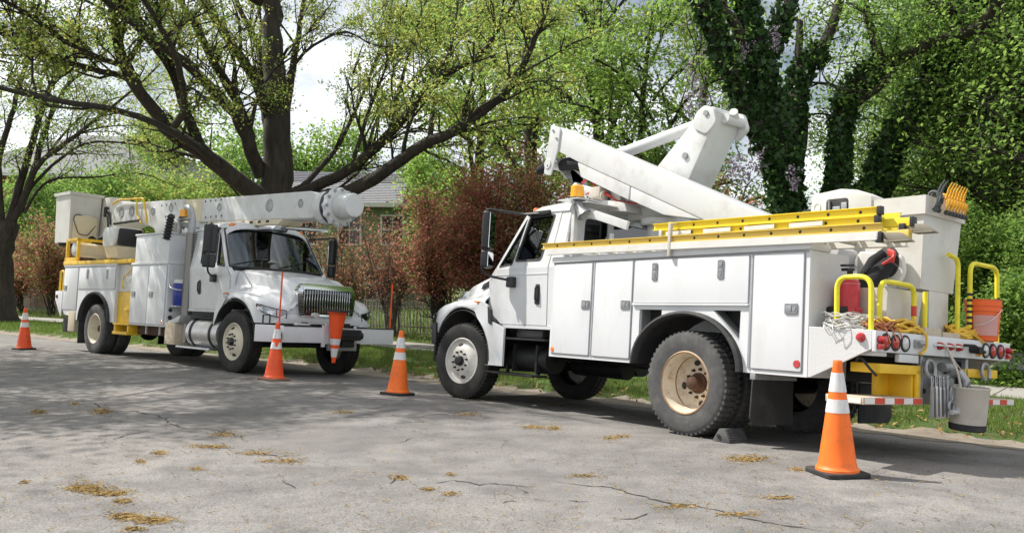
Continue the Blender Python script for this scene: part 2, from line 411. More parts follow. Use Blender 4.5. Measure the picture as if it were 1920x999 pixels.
pale = nd(t, 'ShaderNodeTexVoronoi', Scale=34); t.links.new(O, pale.inputs['Vector']); base = MIX(RAMP(pale.outputs['Distance'], .045, .085, (1, 1, 1), (0, 0, 0)), base, (.50, .48, .45))
warp = nd(t, 'ShaderNodeMixRGB', blend_type='ADD'); warp.inputs[0].default_value = .35; t.links.new(O, warp.inputs[1])
wn = nd(t, 'ShaderNodeTexNoise', Scale=2.2, Detail=5); t.links.new(O, wn.inputs['Vector']); t.links.new(wn.outputs['Color'], warp.inputs[2])
vo = nd(t, 'ShaderNodeTexVoronoi', Scale=1.7); vo.feature = 'DISTANCE_TO_EDGE'; t.links.new(warp.outputs[0], vo.inputs['Vector'])
crk = RAMP(vo.outputs['Distance'], .004, .011, (1, 1, 1), (0, 0, 0)); cm = RAMP(NZ(.8, 3, .5), .53, .60)
crk = MIX(1.0, crk, cm, 'MULTIPLY'); base = MIX(MIX(1.0, crk, (.55, .55, .55), 'MULTIPLY'), base, (.07, .06, .05))
tan_ = RAMP(NZ(1.3, 9, .72, dist=.6), .635, .70); tan_ = MIX(1.0, tan_, RAMP(NZ(60, 3, .6), .45, .6), 'MULTIPLY'); base = MIX(MIX(1.0, tan_, (.6, .6, .6), 'MULTIPLY'), base, (.42, .28, .10))
t.links.new(base, b.inputs['Base Color']); b.inputs['Roughness'].default_value = .93; b.inputs['Specular IOR Level'].default_value = .25
hh = MIX(.5, NZ(110, 4, .7), NZ(16, 5, .6)); bp = nd(t, 'ShaderNodeBump', Strength=.55, Distance=.012); t.links.new(hh, bp.inputs['Height']); t.links.new(bp.outputs[0], b.inputs['Normal'])
# lawn soil under the blades
m, t, b = newmat('lawn'); MAT['lawn'] = m
tcn = nd(t, 'ShaderNodeTexCoord'); O = tcn.outputs['Object']
base = RAMP(NZ(.9, 7, .65), .35, .68, (.050, .085, .018), (.115, .185, .034)); base = MIX(RAMP(NZ(2.3, 8, .7), .50, .66), base, (.18, .145, .09))
base = MIX(1.0, base, RAMP(NZ(70, 3, .6), .3, .7, (.6, .6, .6), (1.4, 1.4, 1.3)), 'MULTIPLY'); t.links.new(base, b.inputs['Base Color']); b.inputs['Roughness'].default_value = 1
bp = nd(t, 'ShaderNodeBump', Strength=1, Distance=.04); t.links.new(NZ(45, 4, .7), bp.inputs['Height']); t.links.new(bp.outputs[0], b.inputs['Normal'])
# dusty gutter
m, t, b = newmat('gutter_dust'); MAT['gutter_dust'] = m
tcn = nd(t, 'ShaderNodeTexCoord'); O = tcn.outputs['Object']
base = RAMP(NZ(1.6, 8, .68), .35, .68, (.20, .165, .125), (.345, .300, .250)); base = MIX(RAMP(NZ(9, 6, .7), .55, .72), base, (.12, .09, .06))
base = MIX(1.0, base, RAMP(NZ(120, 3, .6), .3, .7, (.65, .65, .65), (1.35, 1.35, 1.3)), 'MULTIPLY'); t.links.new(base, b.inputs['Base Color']); b.inputs['Roughness'].default_value = 1
bp = nd(t, 'ShaderNodeBump', Strength=.8, Distance=.02); t.links.new(NZ(60, 5, .7), bp.inputs['Height']); t.links.new(bp.outputs[0], b.inputs['Normal'])

def strip(name, material, ss, ds, lift=0, jit=0, kind='structure', seed=1):
    r_ = random.Random(seed); rows = []
    for s in ss:
        row = []
        for k, d in enumerate(ds):
            e = (r_.uniform(-jit, jit)) if k in (0, len(ds)-1) else 0
            x, y = xy(s, d+e); row.append((x, y, gz_sd(s, d+e)+lift))
        rows.append(row)
    o = part(name, grid(rows), material, None, smooth=60); o['kind'] = kind; return o
def rng(a, b, st):
    n = max(1, round((b-a)/st)); return [a+(b-a)*i/n for i in range(n+1)]
road = strip('road', 'asphalt', rng(-60, 20, .5)+rng(20.5, 140, 2), [-.02, .4, .9, 1.5, 2.2, 3, 3.6, 3.9, 4.3, 4.8, 5.2, 5.5, 6.5, 8, 12, 20, 34])
lawn = strip('lawn', 'lawn', rng(-120, -10, 5)+rng(-9.5, 60, .5)+rng(62, 300, 8), [-400, -200, -100, -60, -45, -30, -20, -12, -8, -6, -4.5, -2.9, -2, -1.2, -.7, -.25, -.1, .04], lift=.004)
gutter = strip('gutter', 'gutter_dust', rng(-20, 60, .17), [-.02, .3, .6, 1.05], lift=.005, jit=.16, seed=4)
ground = part('ground', grid([[(-1500, -1500, -1.2), (1500, -1500, -1.2)], [(-1500, 1500, -1.2), (1500, 1500, -1.2)]]), 'lawn', None, 0); ground['kind'] = 'structure'
# pavement of separate concrete slabs
side = bpy.data.objects.new('sidewalk', None); COL.objects.link(side); side['kind'] = 'structure'
r2 = random.Random(3)
for i in range(48):
    s0 = -8+i*1.25; bm = bmesh.new(); q = []
    for s, d in ((s0+.012, -4.1), (s0+1.238, -4.1), (s0+1.238, -2.95), (s0+.012, -2.95)):
        x, y = xy(s, d); q.append((x, y, gz_sd(s, d)))
    dz = r2.uniform(.018, .032); lo = [bm.verts.new((p[0], p[1], p[2]-.06)) for p in q]; hi = [bm.verts.new((p[0], p[1], p[2]+dz)) for p in q]
    bm.faces.new(hi); bm.faces.new(lo[::-1])
    for k in range(4): bm.faces.new((lo[k], lo[(k+1) % 4], hi[(k+1) % 4], hi[k]))
    part('slab', bev(bm, .008, 1), 'concrete', side)
# cracks in the asphalt (thin flat dark ribbons laid just above the surface)
mat('crack', (.045, .038, .032), 1, var=.3)
def crack(pts, w):
    P = [gpx(*p) for p in pts]; r_ = random.Random(int(pts[0][0]*7+pts[0][1])); fine = []
    for a, c in zip(P, P[1:]):
        n = max(2, int((c-a).length/.05))
        for k in range(n):
            q = a.lerp(c, k/n); q.x += r_.uniform(-.022, .022); q.y += r_.uniform(-.022, .022); fine.append(q)
    fine.append(P[-1]); rows = []; m_ = len(fine)
    for i, q in enumerate(fine):
        d = (fine[min(i+1, m_-1)]-fine[max(i-1, 0)]).normalized(); nn = Vector((-d.y, d.x, 0))
        ww = w*.75*r_.uniform(.3, 1.4)*min(1, .25+4*min(i, m_-1-i)/m_); a, c = q+nn*ww, q-nn*ww
        rows.append([(a.x, a.y, gz(a.x, a.y)+.004), (c.x, c.y, gz(c.x, c.y)+.004)])
    part('crack', grid(rows), 'crack', road, 0)
for w, pts in [(.010, [(130, 748), (175, 755), (200, 770), (245, 770), (290, 778), (310, 784), (320, 795), (345, 803), (385, 803), (430, 812), (450, 818), (462, 829)]),
    (.012, [(462, 841), (485, 850), (520, 856), (552, 854)]), (.009, [(212, 824), (235, 815), (258, 811), (282, 805)]), (.008, [(0, 813), (32, 807)]), (.008, [(86, 823), (105, 818), (122, 814)]),
    (.011, [(818, 906), (845, 900), (875, 903), (900, 908), (940, 907), (960, 909), (1002, 912)]), (.009, [(775, 786), (800, 778), (850, 775), (880, 768), (932, 764)]),
    (.010, [(1038, 903), (1090, 910), (1130, 912), (1170, 920), (1220, 935), (1270, 945), (1300, 948), (1340, 955), (1390, 970), (1450, 980), (1512, 991), (1565, 999)]),
    (.009, [(335, 837), (365, 834), (400, 836), (440, 841)]), (.008, [(728, 906), (745, 898), (760, 893)]), (.008, [(740, 831), (760, 826), (775, 820)]), (.007, [(960, 908), (985, 922), (1000, 922)]),
    (.009, [(1065, 938), (1085, 941), (1105, 940)]), (.008, [(1160, 975), (1180, 972), (1200, 970), (1215, 962)]), (.007, [(620, 775), (650, 772), (680, 774)]), (.007, [(945, 942), (960, 939), (975, 941)]), (.007, [(530, 900), (545, 908), (555, 915)])]:
    crack(pts, w)
# tan catkin litter in drifts
def litter(patches, n_loose, seed=5):
    r_ = np.random.RandomState(seed); C = []
    for px, py, rx, ry, n in patches:
        for _ in range(int(n*.48)):
            a = r_.uniform(0, 6.283); q = abs(r_.normal(0, .52)); w_ = r_.normal(0, .22)
            C.append((px+rx*(q*math.cos(a)+w_), py+ry*(q*math.sin(a)+.45*math.sin(px*.3+q*7)*q+r_.normal(0, .10))))
    for _ in range(n_loose): C.append((r_.uniform(-40, 1950), 640+360*r_.uniform(0, 1)**.7))
    V = []; I = []
    for px, py in C:
        if py < 640: continue
        p = gpx(px, py); s, d = sd(p.x, p.y)
        if d < .1: continue
        a = r_.uniform(0, 6.283); L = r_.uniform(.008, .030); w_ = r_.uniform(.0015, .004)*(1+.05*p.y); h = r_.uniform(.002, .012); dx, dy = math.cos(a)*L, math.sin(a)*L
        k = len(V); g = p.z
        V += [(p.x-dx-dy*w_/L, p.y-dy+dx*w_/L, g+.003), (p.x-dx+dy*w_/L, p.y-dy-dx*w_/L, g+.003+h*.5), (p.x+dx, p.y+dy, g+.004+h), (p.x, p.y, g+.006+h)]
        I += [k, k+1, k+2, k+3]
    o = obj('catkin_litter', mesh_np('catkin_litter', V, 4, I), 'litter_tan'); tag(o, 'tan oak catkins and dry litter drifted on the asphalt', 'litter', kind='stuff')
litter([(160, 915, 38, 9, 1500), (205, 925, 40, 7, 1200), (230, 940, 22, 5, 350), (235, 970, 32, 7, 1000), (285, 976, 38, 8, 1200), (250, 992, 20, 4, 250), (190, 772, 24, 8, 700), (72, 773, 20, 7, 400), (140, 758, 14, 4, 160),
    (395, 838, 42, 4, 500), (300, 850, 20, 5, 260), (265, 866, 14, 5, 160), (420, 815, 30, 7, 350), (1403, 861, 42, 7, 1300), (1000, 801, 34, 5, 400), (1038, 803, 16, 5, 400), (1045, 758, 30, 4, 200), (880, 777, 40, 5, 300), (642, 773, 26, 4, 250), (750, 896, 18, 6, 260),
    (803, 918, 14, 4, 160), (845, 927, 20, 5, 160), (1150, 820, 20, 5, 160), (1170, 818, 12, 4, 120), (1142, 823, 18, 4, 100), (1495, 881, 14, 5, 150), (1462, 934, 36, 4, 250), (845, 890, 10, 4, 80), (500, 865, 20, 4, 100), (370, 880, 20, 5, 120), (1270, 950, 60, 6, 250), (1380, 965, 60, 6, 250), (480, 850, 60, 6, 300), (540, 865, 30, 8, 300), (45, 905, 14, 3, 80), (900, 750, 50, 4, 150), (1095, 893, 40, 5, 150)], 1500)
# ---------------------------------------------------------------- grass
def blades(name, label, zones, seed, lo=.03, hi=.10, wd=.006, lean=.05):
    r_ = np.random.RandomState(seed); V = []
    for s0, s1, d0, d1, n, sc in zones:
        S = r_.uniform(s0, s1, n); D = r_.uniform(d0, d1, n)
        keep = (np.sin(S*2.1+D*3.3)+np.sin(S*5.7-D*4.1)+r_.normal(0, .8, n)) > -.75
        S = S[keep]; D = D[keep]; X = KP[0]+S*KT[0]+D*KN[0]; Yy = KP[1]+S*KT[1]+D*KN[1]
        Z = np.interp(D, [a for a, _ in ZD], [c for _, c in ZD]) - .02 + .06*np.clip((S-6)/7, 0, 1)
        h = r_.uniform(lo, hi, len(S))*sc; a = r_.uniform(0, 6.283, len(S)); w_ = wd*sc*r_.uniform(.7, 1.3, len(S)); l = r_.uniform(0, 1, len(S))*lean*sc; b2 = r_.uniform(0, 6.283, len(S))
        p0 = np.stack([X-np.cos(a)*w_, Yy-np.sin(a)*w_, Z], 1); p1 = np.stack([X+np.cos(a)*w_, Yy+np.sin(a)*w_, Z], 1)
        p2 = np.stack([X+np.cos(b2)*l, Yy+np.sin(b2)*l, Z+h], 1); V.append(np.stack([p0, p1, p2], 1).reshape(-1, 3))
    V = np.concatenate(V); o = obj(name, mesh_np(name, V, 3, np.arange(len(V))), 'grass_blade'); return tag(o, label, 'grass', kind='stuff')
blades('verge_grass', 'short weedy grass on the strip between gutter and pavement', [(-6, 4, -2.9, -.15, 56000, 1.0), (4, 16, -2.9, -.2, 38000, 1.1), (16, 50, -2.9, -.2, 40000, 1.6), (-6, 8, -.35, .02, 4000, .8), (8, 40, -.35, .02, 4000, 1.2)], 11)
blades('lawn_grass', 'bright green lawn behind the hedge', [(-8, 12, -9, -4.15, 26000, 1.3), (2, 40, -34, -7, 40000, 2.8), (12, 60, -9, -4.15, 20000, 2.2)], 12)
# ================================================================== HOUSES
def house_window(root, cx, z0, w, h, y):
    f = part('window', plate([(cx-w/2-.1, z0-.1), (cx+w/2+.1, z0-.1), (cx+w/2+.1, z0+h+.1), (cx-w/2-.1, z0+h+.1)], [[(cx-w/2, z0), (cx+w/2, z0), (cx+w/2, z0+h), (cx-w/2, z0+h)]], lambda u, v: (u, y-.06, v), lambda u, v: (u, y+.02, v)), 'trim_white', root, 0)
    part('pane', box(cx-w/2, cx+w/2, y-.015, y+.02, z0, z0+h, 0), 'dark_glass', f, 0)
    part('sash_bar', join(box(cx-w/2, cx+w/2, y-.045, y-.017, z0+h/2-.03, z0+h/2+.03, 0), box(cx-.02, cx+.02, y-.04, y-.018, z0, z0+h, 0)), 'trim_white', f, 0)
def shingle_slope(root, x0, x1, y0, z0, y1, z1, material, rows, name='roof'):
    """sloping roof plane with real courses"""
    bm = bmesh.new(); L = math.hypot(y1-y0, z1-z0)
    for i in range(rows):
        a, c = i/rows, (i+1)/rows
        ya, za, yb, zb = y0+(y1-y0)*a, z0+(z1-z0)*a, y0+(y1-y0)*c, z0+(z1-z0)*c
        n = Vector((0, -(z1-z0), (y1-y0))).normalized(); n = n if n.z > 0 else -n
        q = [bm.verts.new(p) for p in ((x0, ya+n.y*.05, za+n.z*.05), (x1, ya+n.y*.05, za+n.z*.05), (x1, yb+n.y*.02, zb+n.z*.02), (x0, yb+n.y*.02, zb+n.z*.02), (x0, ya, za), (x1, ya, za))]
        bm.faces.new((q[0], q[1], q[2], q[3])); bm.faces.new((q[4], q[5], q[1], q[0]))
    return part(name, bm, material, root, 0)
HG = Matrix.Translation((-10.2, 46, gz(-10.2, 46))) @ Matrix.Rotation(R(9), 4, 'Z')
hg = thing('green_house', 'green sided house with a grey shingle roof behind the bare shrubs', 'house', HG)
part('wall', box(-2.6, 5.6, 0, 8, -.6, 6.0, .02), 'green_siding', hg, 0)
rf = shingle_slope(hg, -3.0, 6.3, -.7, 5.75, 2.2, 7.15, 'shingle', 12); shingle_slope(hg, -3.0, 6.3, 2.2, 7.17, 4, 7.95, 'shingle_dark', 6, 'upper_roof')
shingle_slope(hg, -3.0, 6.3, 8.7, 5.75, 4, 7.95, 'shingle', 10, 'back_roof')
part('gable', prism([(0, 5.95), (8, 5.95), (4, 7.85)], 'x', 5.45, 5.6, .0), 'green_siding', hg, 0)
part('eave_board', box(-3.0, 6.3, -.74, -.66, 5.55, 5.80, .01), 'trim_white', hg, 0); part('verge_board', prism([(-.7, 5.6), (4, 7.8), (4, 7.98), (-.7, 5.8)], 'x', 6.28, 6.36, 0), 'trim_white', hg, 0)
for k in range(24): part('siding_board', prism([(-.035, -.5+k*.27), (0, -.5+k*.27), (0, -.26+k*.27), (-.01, -.26+k*.27)], 'x', -2.61, 5.61, 0), 'green_siding', hg, 0)
for cx in (-.9, 1.4, 3.7): house_window(hg, cx, 3.6, 1.1, 1.5, -.02)
for cx in (-.6, 2.9): house_window(hg, cx, .6, 1.2, 1.6, -.02)
HB = Matrix.Translation((-27.5, 56, gz(-27.5, 56))) @ Matrix.Rotation(R(14), 4, 'Z')
hb = thing('brick_house', 'brick house with a low grey hipped roof behind the left tree', 'house', HB)
part('wall', box(-9, 8, 0, 10, -.6, 8.7, .02), 'brick', hb, 0)
bm = bmesh.new(); q = [bm.verts.new(p) for p in ((-9.7, -.7, 8.5), (8.7, -.7, 8.5), (8.7, 10.7, 8.5), (-9.7, 10.7, 8.5), (-2, 5, 12.0), (1.2, 5, 12.0))]
for f in ((0, 1, 5, 4), (1, 2, 5), (2, 3, 4, 5), (3, 0, 4), (3, 2, 1, 0)): bm.faces.new([q[i] for i in f])
rf = part('roof', bm, 'shingle', hb, 0)
part('eave_board', box(-9.75, 8.75, -.76, -.68, 8.32, 8.54, .01), 'trim_white', hb, 0)
for cx in (-7, -3.4, .2, 4.2): house_window(hb, cx, 5.7, 1.1, 1.6, -.02); house_window(hb, cx, 1.1, 1.1, 1.6, -.02)
# parked white panel van hints behind the left fence are left as a low white porch rail
# ================================================================== FENCE
def fence(label, s0, s1, d, h):
    x0, y0 = xy(s0, d); rt = thing('picket_fence', label, 'fence', Matrix.Translation((x0, y0, gz_sd(s0, d))))
    Mi = rt.matrix_world.inverted(); r_ = random.Random(int(s0)); n = int((s1-s0)/.15); me0 = None
    for i in range(n):
        s = s0+i*.15; x, y = xy(s, d); z = gz_sd(s, d)
        if me0 is None:
            o = part('picket', prism([(-.024, 0), (.024, 0), (.024, h-.06), (0, h), (-.024, h-.06)], 'y', -.008, .008, 0), 'picket', rt, 0); me0 = o.data
        else: o = obj('picket', me0, None, rt)
        o.location = (x-x0, y-y0, z-rt.location.z+.02); o.rotation_euler = (r_.uniform(-.03, .03), r_.uniform(-.02, .02), math.atan2(KT[1], KT[0])); o.scale = (1, 1, r_.uniform(.92, 1.04))
    for hz in (.22, h-.28):
        P = []
        for s in rng(s0, s1, 2): x, y = xy(s, d-.03); P.append((x-x0, y-y0, gz_sd(s, d)-rt.location.z+hz))
        part('rail', tube(P, .022, 6), 'picket', rt, 0)
fence('grey wooden picket fence behind the shrubs left of the truck with the two-tone yellow step', 34, 56, -6.4, 1.15)
fence('weathered picket fence behind the bare hedge between the two trucks', 2.5, 19, -6.6, 1.1)
# ================================================================== TREES AND SHRUBS
def at_px(px, d):
    """ground point on the line at kerb distance d that is seen in column px"""
    u = (px-960)/1600; Y = (d-KP[0]*(-KN[0])*-1 + 0) if False else (d + KP[0]*KN[0] + KP[1]*KN[1])/(u*KN[0]+KN[1])
    x = u*Y; return Vector((x, Y, gz(x, Y)))
def tubes_mesh(name, lines):
    """lines: [(pts (m,3), radii (m), sides)] -> one mesh"""
    V = []; F = []; k = 0
    for P, r, n in lines:
        P = np.asarray(P, float); r = np.asarray(r, float); m_ = len(P)
        d = np.gradient(P, axis=0); d /= np.linalg.norm(d, axis=1)[:, None]+1e-9
        a = np.array([0, 0, 1.]) if abs(d[0, 2]) < .8 else np.array([1., 0, 0])
        u = np.cross(d, a); u /= np.linalg.norm(u, axis=1)[:, None]+1e-9; v = np.cross(d, u)
        th = np.arange(n)*2*np.pi/n
        ring = P[:, None]+(u[:, None]*np.cos(th)[None, :, None]+v[:, None]*np.sin(th)[None, :, None])*r[:, None, None]
        V.append(ring.reshape(-1, 3)); i = np.arange(m_-1)[:, None]*n; j = np.arange(n)[None]; j2 = (j+1) % n
        F.append((np.stack([i+j, i+j2, i+n+j2, i+n+j], -1)+k).reshape(-1, 4)); k += m_*n
    return mesh_np(name, np.concatenate(V), 4, np.concatenate(F))
def spline(pts, step, rs, wob=.0, rg=None):
    """dense smooth polyline through pts with radii rs"""
    P = np.asarray(pts, float); t_ = np.concatenate([[0], np.cumsum(np.linalg.norm(np.diff(P, axis=0), axis=1))])
    n = max(3, int(t_[-1]/step)+1); q = np.linspace(0, t_[-1], n); m_ = len(P)
    # catmull-rom by pieces
    out = []
    for s in q:
        i = min(max(np.searchsorted(t_, s)-1, 0), m_-2); f = (s-t_[i])/(t_[i+1]-t_[i]+1e-9)
        p0, p1, p2, p3 = P[max(i-1, 0)], P[i], P[i+1], P[min(i+2, m_-1)]
        out.append(.5*(2*p1+(p2-p0)*f+(2*p0-5*p1+4*p2-p3)*f*f+(3*p1-p0-3*p2+p3)*f**3))
    out = np.array(out); rr = np.interp(q, t_, rs)
    if wob: out[1:-1] += rg.normal(0, wob, (n-2, 3))*rr[1:-1, None]
    return out, rr
def leaf_mesh(name, C, rg, n, sig, size, flat=.35, aspect=.55, jit=.4):
    """C (m,3) cluster centres -> leaf faces"""
    C = np.repeat(np.asarray(C, float), n, axis=0)+rg.normal(0, 1, (len(C)*n, 3))*np.asarray(sig); m_ = len(C)
    nrm = rg.normal(0, 1, (m_, 3)); nrm[:, 2] = np.abs(nrm[:, 2])+flat; nrm /= np.linalg.norm(nrm, axis=1)[:, None]
    a = np.cross(nrm, rg.normal(0, 1, (m_, 3))); a /= np.linalg.norm(a, axis=1)[:, None]+1e-9; c = np.cross(nrm, a)
    L = (size*rg.uniform(1-jit, 1+jit, m_))[:, None]; w = L*aspect
    fold = nrm*L*.12
    V = np.stack([C-a*L, C+c*w+fold-a*L*.1, C+a*L, C-c*w+fold-a*L*.1], 1).reshape(-1, 3)
    return mesh_np(name, V, 4, np.arange(m_*4))
def twigs(P, rr, rg, n, L, t0=.25, up=.25, spread=1.0, kids=4, r_tw=.25, grav=0, segs=5):
    """branchlets off a limb; returns lines and leaf centres"""
    lines = []; C = []; m_ = len(P); tan = np.gradient(P, axis=0); tan /= np.linalg.norm(tan, axis=1)[:, None]+1e-9
    for _ in range(n):
        i = int((t0+(1-t0)*rg.uniform(0, 1)**.8)*(m_-1)); d = tan[i]+rg.normal(0, .55*spread, 3); d[2] += up; d /= np.linalg.norm(d)
        l = L*rg.uniform(.45, 1.25)*(1-.35*i/m_); q = [P[i]]; st = l/segs
        for k in range(segs): d = d+rg.normal(0, .16, 3); d[2] += .05*up-grav*k/segs; d /= np.linalg.norm(d); q.append(q[-1]+d*st)
        q = np.array(q); r0 = max(.008, min(rr[i]*.5, r_tw*.12*l)); lines.append((q, np.linspace(r0, .006, segs+1), 4))
        for _ in range(kids):
            j = rg.randint(1, segs+1); e = d+rg.normal(0, .7*spread, 3); e[2] += up*.4-grav*.5; e /= np.linalg.norm(e); l2 = l*rg.uniform(.25, .55)
            s_ = np.stack([q[j], q[j]+e*l2*.5+rg.normal(0, .04*l2, 3), q[j]+e*l2+np.array([0, 0, -grav*.15*l2])]); lines.append((s_, np.array([r0*.5, r0*.35, .004]), 3))
            C += [s_[1], s_[2], s_[1]*.5+s_[2]*.5]
        C += [q[-1], q[-2]]
    return lines, C
def make_tree(name, label, base, limbs, bark, leafm, seed, tw, leaf, group=None, ivy=None, keep=None, step=.35):
    """limbs: [(pts3d, radii)], tw: dict for twigs, leaf: (n, sigma, size)"""
    rg = np.random.RandomState(seed); rt = thing(name, label, 'tree', Matrix.Translation(base), group); B_ = np.array(base)
    lines = []; C = []; ivyC = []
    for pts, rs, nt_ in limbs:
        P, rr = spline(pts, step, rs, .10, rg); lines.append((P, rr, 10 if max(rs) > .12 else 7))
        if nt_:
            l, c = twigs(P, rr, rg, nt_, **tw); lines += l; C += c
        if ivy: 
            for p, r_ in zip(P, rr): ivyC.append((p, r_))
    o = obj('trunk', tubes_mesh('trunk', [(P-B_, r_, n) for P, r_, n in lines]), bark, rt); o.data.shade_smooth()
    if C:
        C = np.array(C)-B_
        if keep is not None: C = C[keep(C+B_)]
        n, sg_, sz = leaf
        if isinstance(leafm, str): leafm = [(leafm, 1.0)]
        idx = rg.permutation(len(C)); k = 0
        for lm, fr in leafm:
            q = idx[k:k+int(len(C)*fr)]; k += len(q)
            if len(q): obj('crown', leaf_mesh('crown', C[q], rg, n, sg_, sz), lm, rt)
    if ivy:
        cs = []
        for p, r_ in ivyC:
            if p[2]-base[2] > ivy['top'] or r_ < ivy.get('rmin', .06): continue
            k = int(ivy['n']*r_/.3); a = rg.uniform(0, 6.283, k); dd = rg.uniform(.95, 1.12, k)*r_+rg.uniform(0, .05, k)
            cs.append(np.stack([p[0]+np.cos(a)*dd, p[1]+np.sin(a)*dd, p[2]+rg.uniform(-step, step, k)], 1)-B_)
        if cs: obj('ivy', leaf_mesh('ivy', np.concatenate(cs), rg, 1, .03, ivy['size'], flat=-.2, aspect=.8, jit=.6), 'leaf_ivy', rt)
    return rt
def limb_px(pts, r0, r1, nt_=0, k_=.66):
    """pts [(px,py,depth)] -> 3D limb"""
    P = [tuple(pix(*p)) for p in pts]; n = len(P); return (P, list(np.linspace(r0*k_, r1*k_, n)), nt_)

# ---- the great oak behind the left truck: trunk on the verge, limbs arching out over the road
bo = at_px(520, -1.9); Y0 = bo.y
L = []
def q(px, py, dy=0): return (px, py, Y0+dy)
trunk = ([tuple(bo+Vector((0, 0, -.1))), tuple(bo+Vector((0, 0, 1.0)))]+[tuple(pix(*p)) for p in (q(520, 420), q(521, 350), q(520, 250), q(515, 150, .2), q(510, 60, .4), q(506, -60, .6), q(500, -220, .8))], [.72, .52, .47, .43, .36, .31, .27, .22, .13], 8)
L.append(trunk)
for args in [([q(515, 395), q(480, 362, -.3), q(420, 318, -.8), q(378, 285, -1.2), q(319, 246, -2), q(286, 202, -2.6), q(252, 156, -3.2), q(225, 100, -3.8), q(212, 10, -4.2), q(200, -80, -4.8)], .40, .10, 14),
    ([q(252, 156, -3.2), q(227, 143, -3.6), q(126, 118, -5.2), q(60, 92, -6.2), q(0, 62, -7), q(-110, 10, -8.2), q(-230, -30, -9)], .13, .035, 22),
    ([q(262, 165, -3.1), q(245, 132, -3.5), q(147, 92, -5.5), q(55, 29, -7), q(-30, -20, -8), q(-140, -90, -9)], .12, .03, 22),
    ([q(385, 290, -1.1), q(349, 210, -1.6), q(319, 126, -2.4), q(269, 63, -3.6), q(235, 17, -4.5), q(190, -60, -5.5)], .22, .06, 14),
    ([q(490, 330), q(454, 235, -.8), q(420, 189, -1.4), q(357, 126, -2.6), q(294, 80, -4), q(220, 20, -5.8), q(140, -50, -7.2)], .30, .06, 16),
    ([q(470, 260, -.5), q(445, 189, -1.0), q(403, 122, -1.8), q(370, 55, -2.6), q(338, 0, -3.4), q(300, -90, -4.4)], .22, .07, 12),
    ([q(508, 230), q(480, 155, -.3), q(441, 92, -.6), q(399, 30, -1.2), q(370, -20, -1.6), q(320, -120, -2.4)], .24, .09, 10),
    ([q(505, 240, .3), q(490, 160, .6), q(485, 90, .9), q(455, 30, 1.2), q(430, -40, 1.4)], .22, .08, 8),
    ([q(560, 380), q(600, 372, -.3), q(652, 360, -.6), q(728, 319, -1.3), q(799, 269, -2.2), q(862, 240, -2.8), q(930, 189, -3.4), q(980, 126, -4), q(1004, 70, -4.4), q(1030, 10, -4.6)], .34, .05, 26),
    ([q(548, 372), q(598, 347, -.2), q(669, 309, -.6), q(732, 248, -1), q(778, 198, -1.4), q(825, 147, -1.7), q(900, 101, -2), q(947, 34, -2.3), q(985, -30, -2.5)], .26, .04, 26),
    ([q(545, 360), q(568, 349, .2), q(610, 305, .5), q(635, 272, .7), q(669, 202, 1.1), q(703, 118, 1.5), q(728, 34, 1.8), q(745, -40, 2)], .15, .03, 22),
    ([q(660, 310, -.6), q(694, 202, -.2), q(724, 126, .2), q(765, 0, .6)], .10, .02, 14), ([q(732, 247, -1), q(749, 168, -.6), q(778, 63, -.2), q(803, -10, 0)], .10, .03, 14),
    ([q(804, 266, -2.2), q(820, 160, -1.8), q(846, 84, -1.4), q(862, -10, -1)], .09, .025, 14), ([q(540, 140, .2), q(565, 105, .2), q(600, 78, 0), q(650, 60, -.3), q(700, 85, -.6), q(760, 88, -.8)], .08, .02, 14),
    ([q(528, 260), q(545, 150, .5), q(560, 60, 1), q(575, -40, 1.4)], .2, .07, 8),
    ([q(319, 246, -2), q(345, 200, -3.5), q(330, 110, -5.5), q(270, 0, -8), q(190, -120, -10)], .16, .04, 22), ([q(400, 300, -1), q(330, 250, -3), q(230, 210, -5.5), q(110, 190, -8), q(-20, 160, -10), q(-160, 120, -11)], .15, .03, 6),
    ([q(200, -60, -5), q(100, -160, -7), q(-60, -260, -9), q(-220, -330, -10.5)], .10, .03, 22), ([q(140, -50, -7.2), q(60, -160, -9), q(-80, -240, -10.5), q(-260, -320, -11.5)], .08, .03, 20), ([q(300, -90, -4.4), q(240, -200, -6), q(160, -320, -8)], .08, .03, 16)]:
    L.append(limb_px(*args))
for P, r0, nt_ in [([(-6.6, 22.3, 9), (-8, 18.5, 9.8), (-10, 15, 9.6), (-11.5, 12.5, 9.0)], .2, 30), ([(-6.4, 22, 10), (-7, 18, 10.6), (-8, 14.5, 10.2), (-8.6, 12, 9.4)], .2, 30), ([(-7, 22.5, 9.5), (-10.5, 19.5, 10), (-13.5, 16.5, 9.4), (-15.5, 14, 8.6)], .2, 30), ([(-8, 18.5, 9.8), (-11, 17, 9.4), (-13.5, 14.5, 8.6), (-14.5, 11.5, 8.0)], .12, 24)]:
    L.append((P, list(np.linspace(r0, .03, len(P))), nt_))
make_tree('oak_tree', 'huge dark oak trunk with spreading limbs rising behind the left truck', tuple(bo), L, 'bark', [('leaf_olive', .62), ('leaf_fresh', .38)], 21, dict(L=2.1, t0=.12, up=.34, kids=6, spread=.95), (12, (.15, .15, .07), .038))
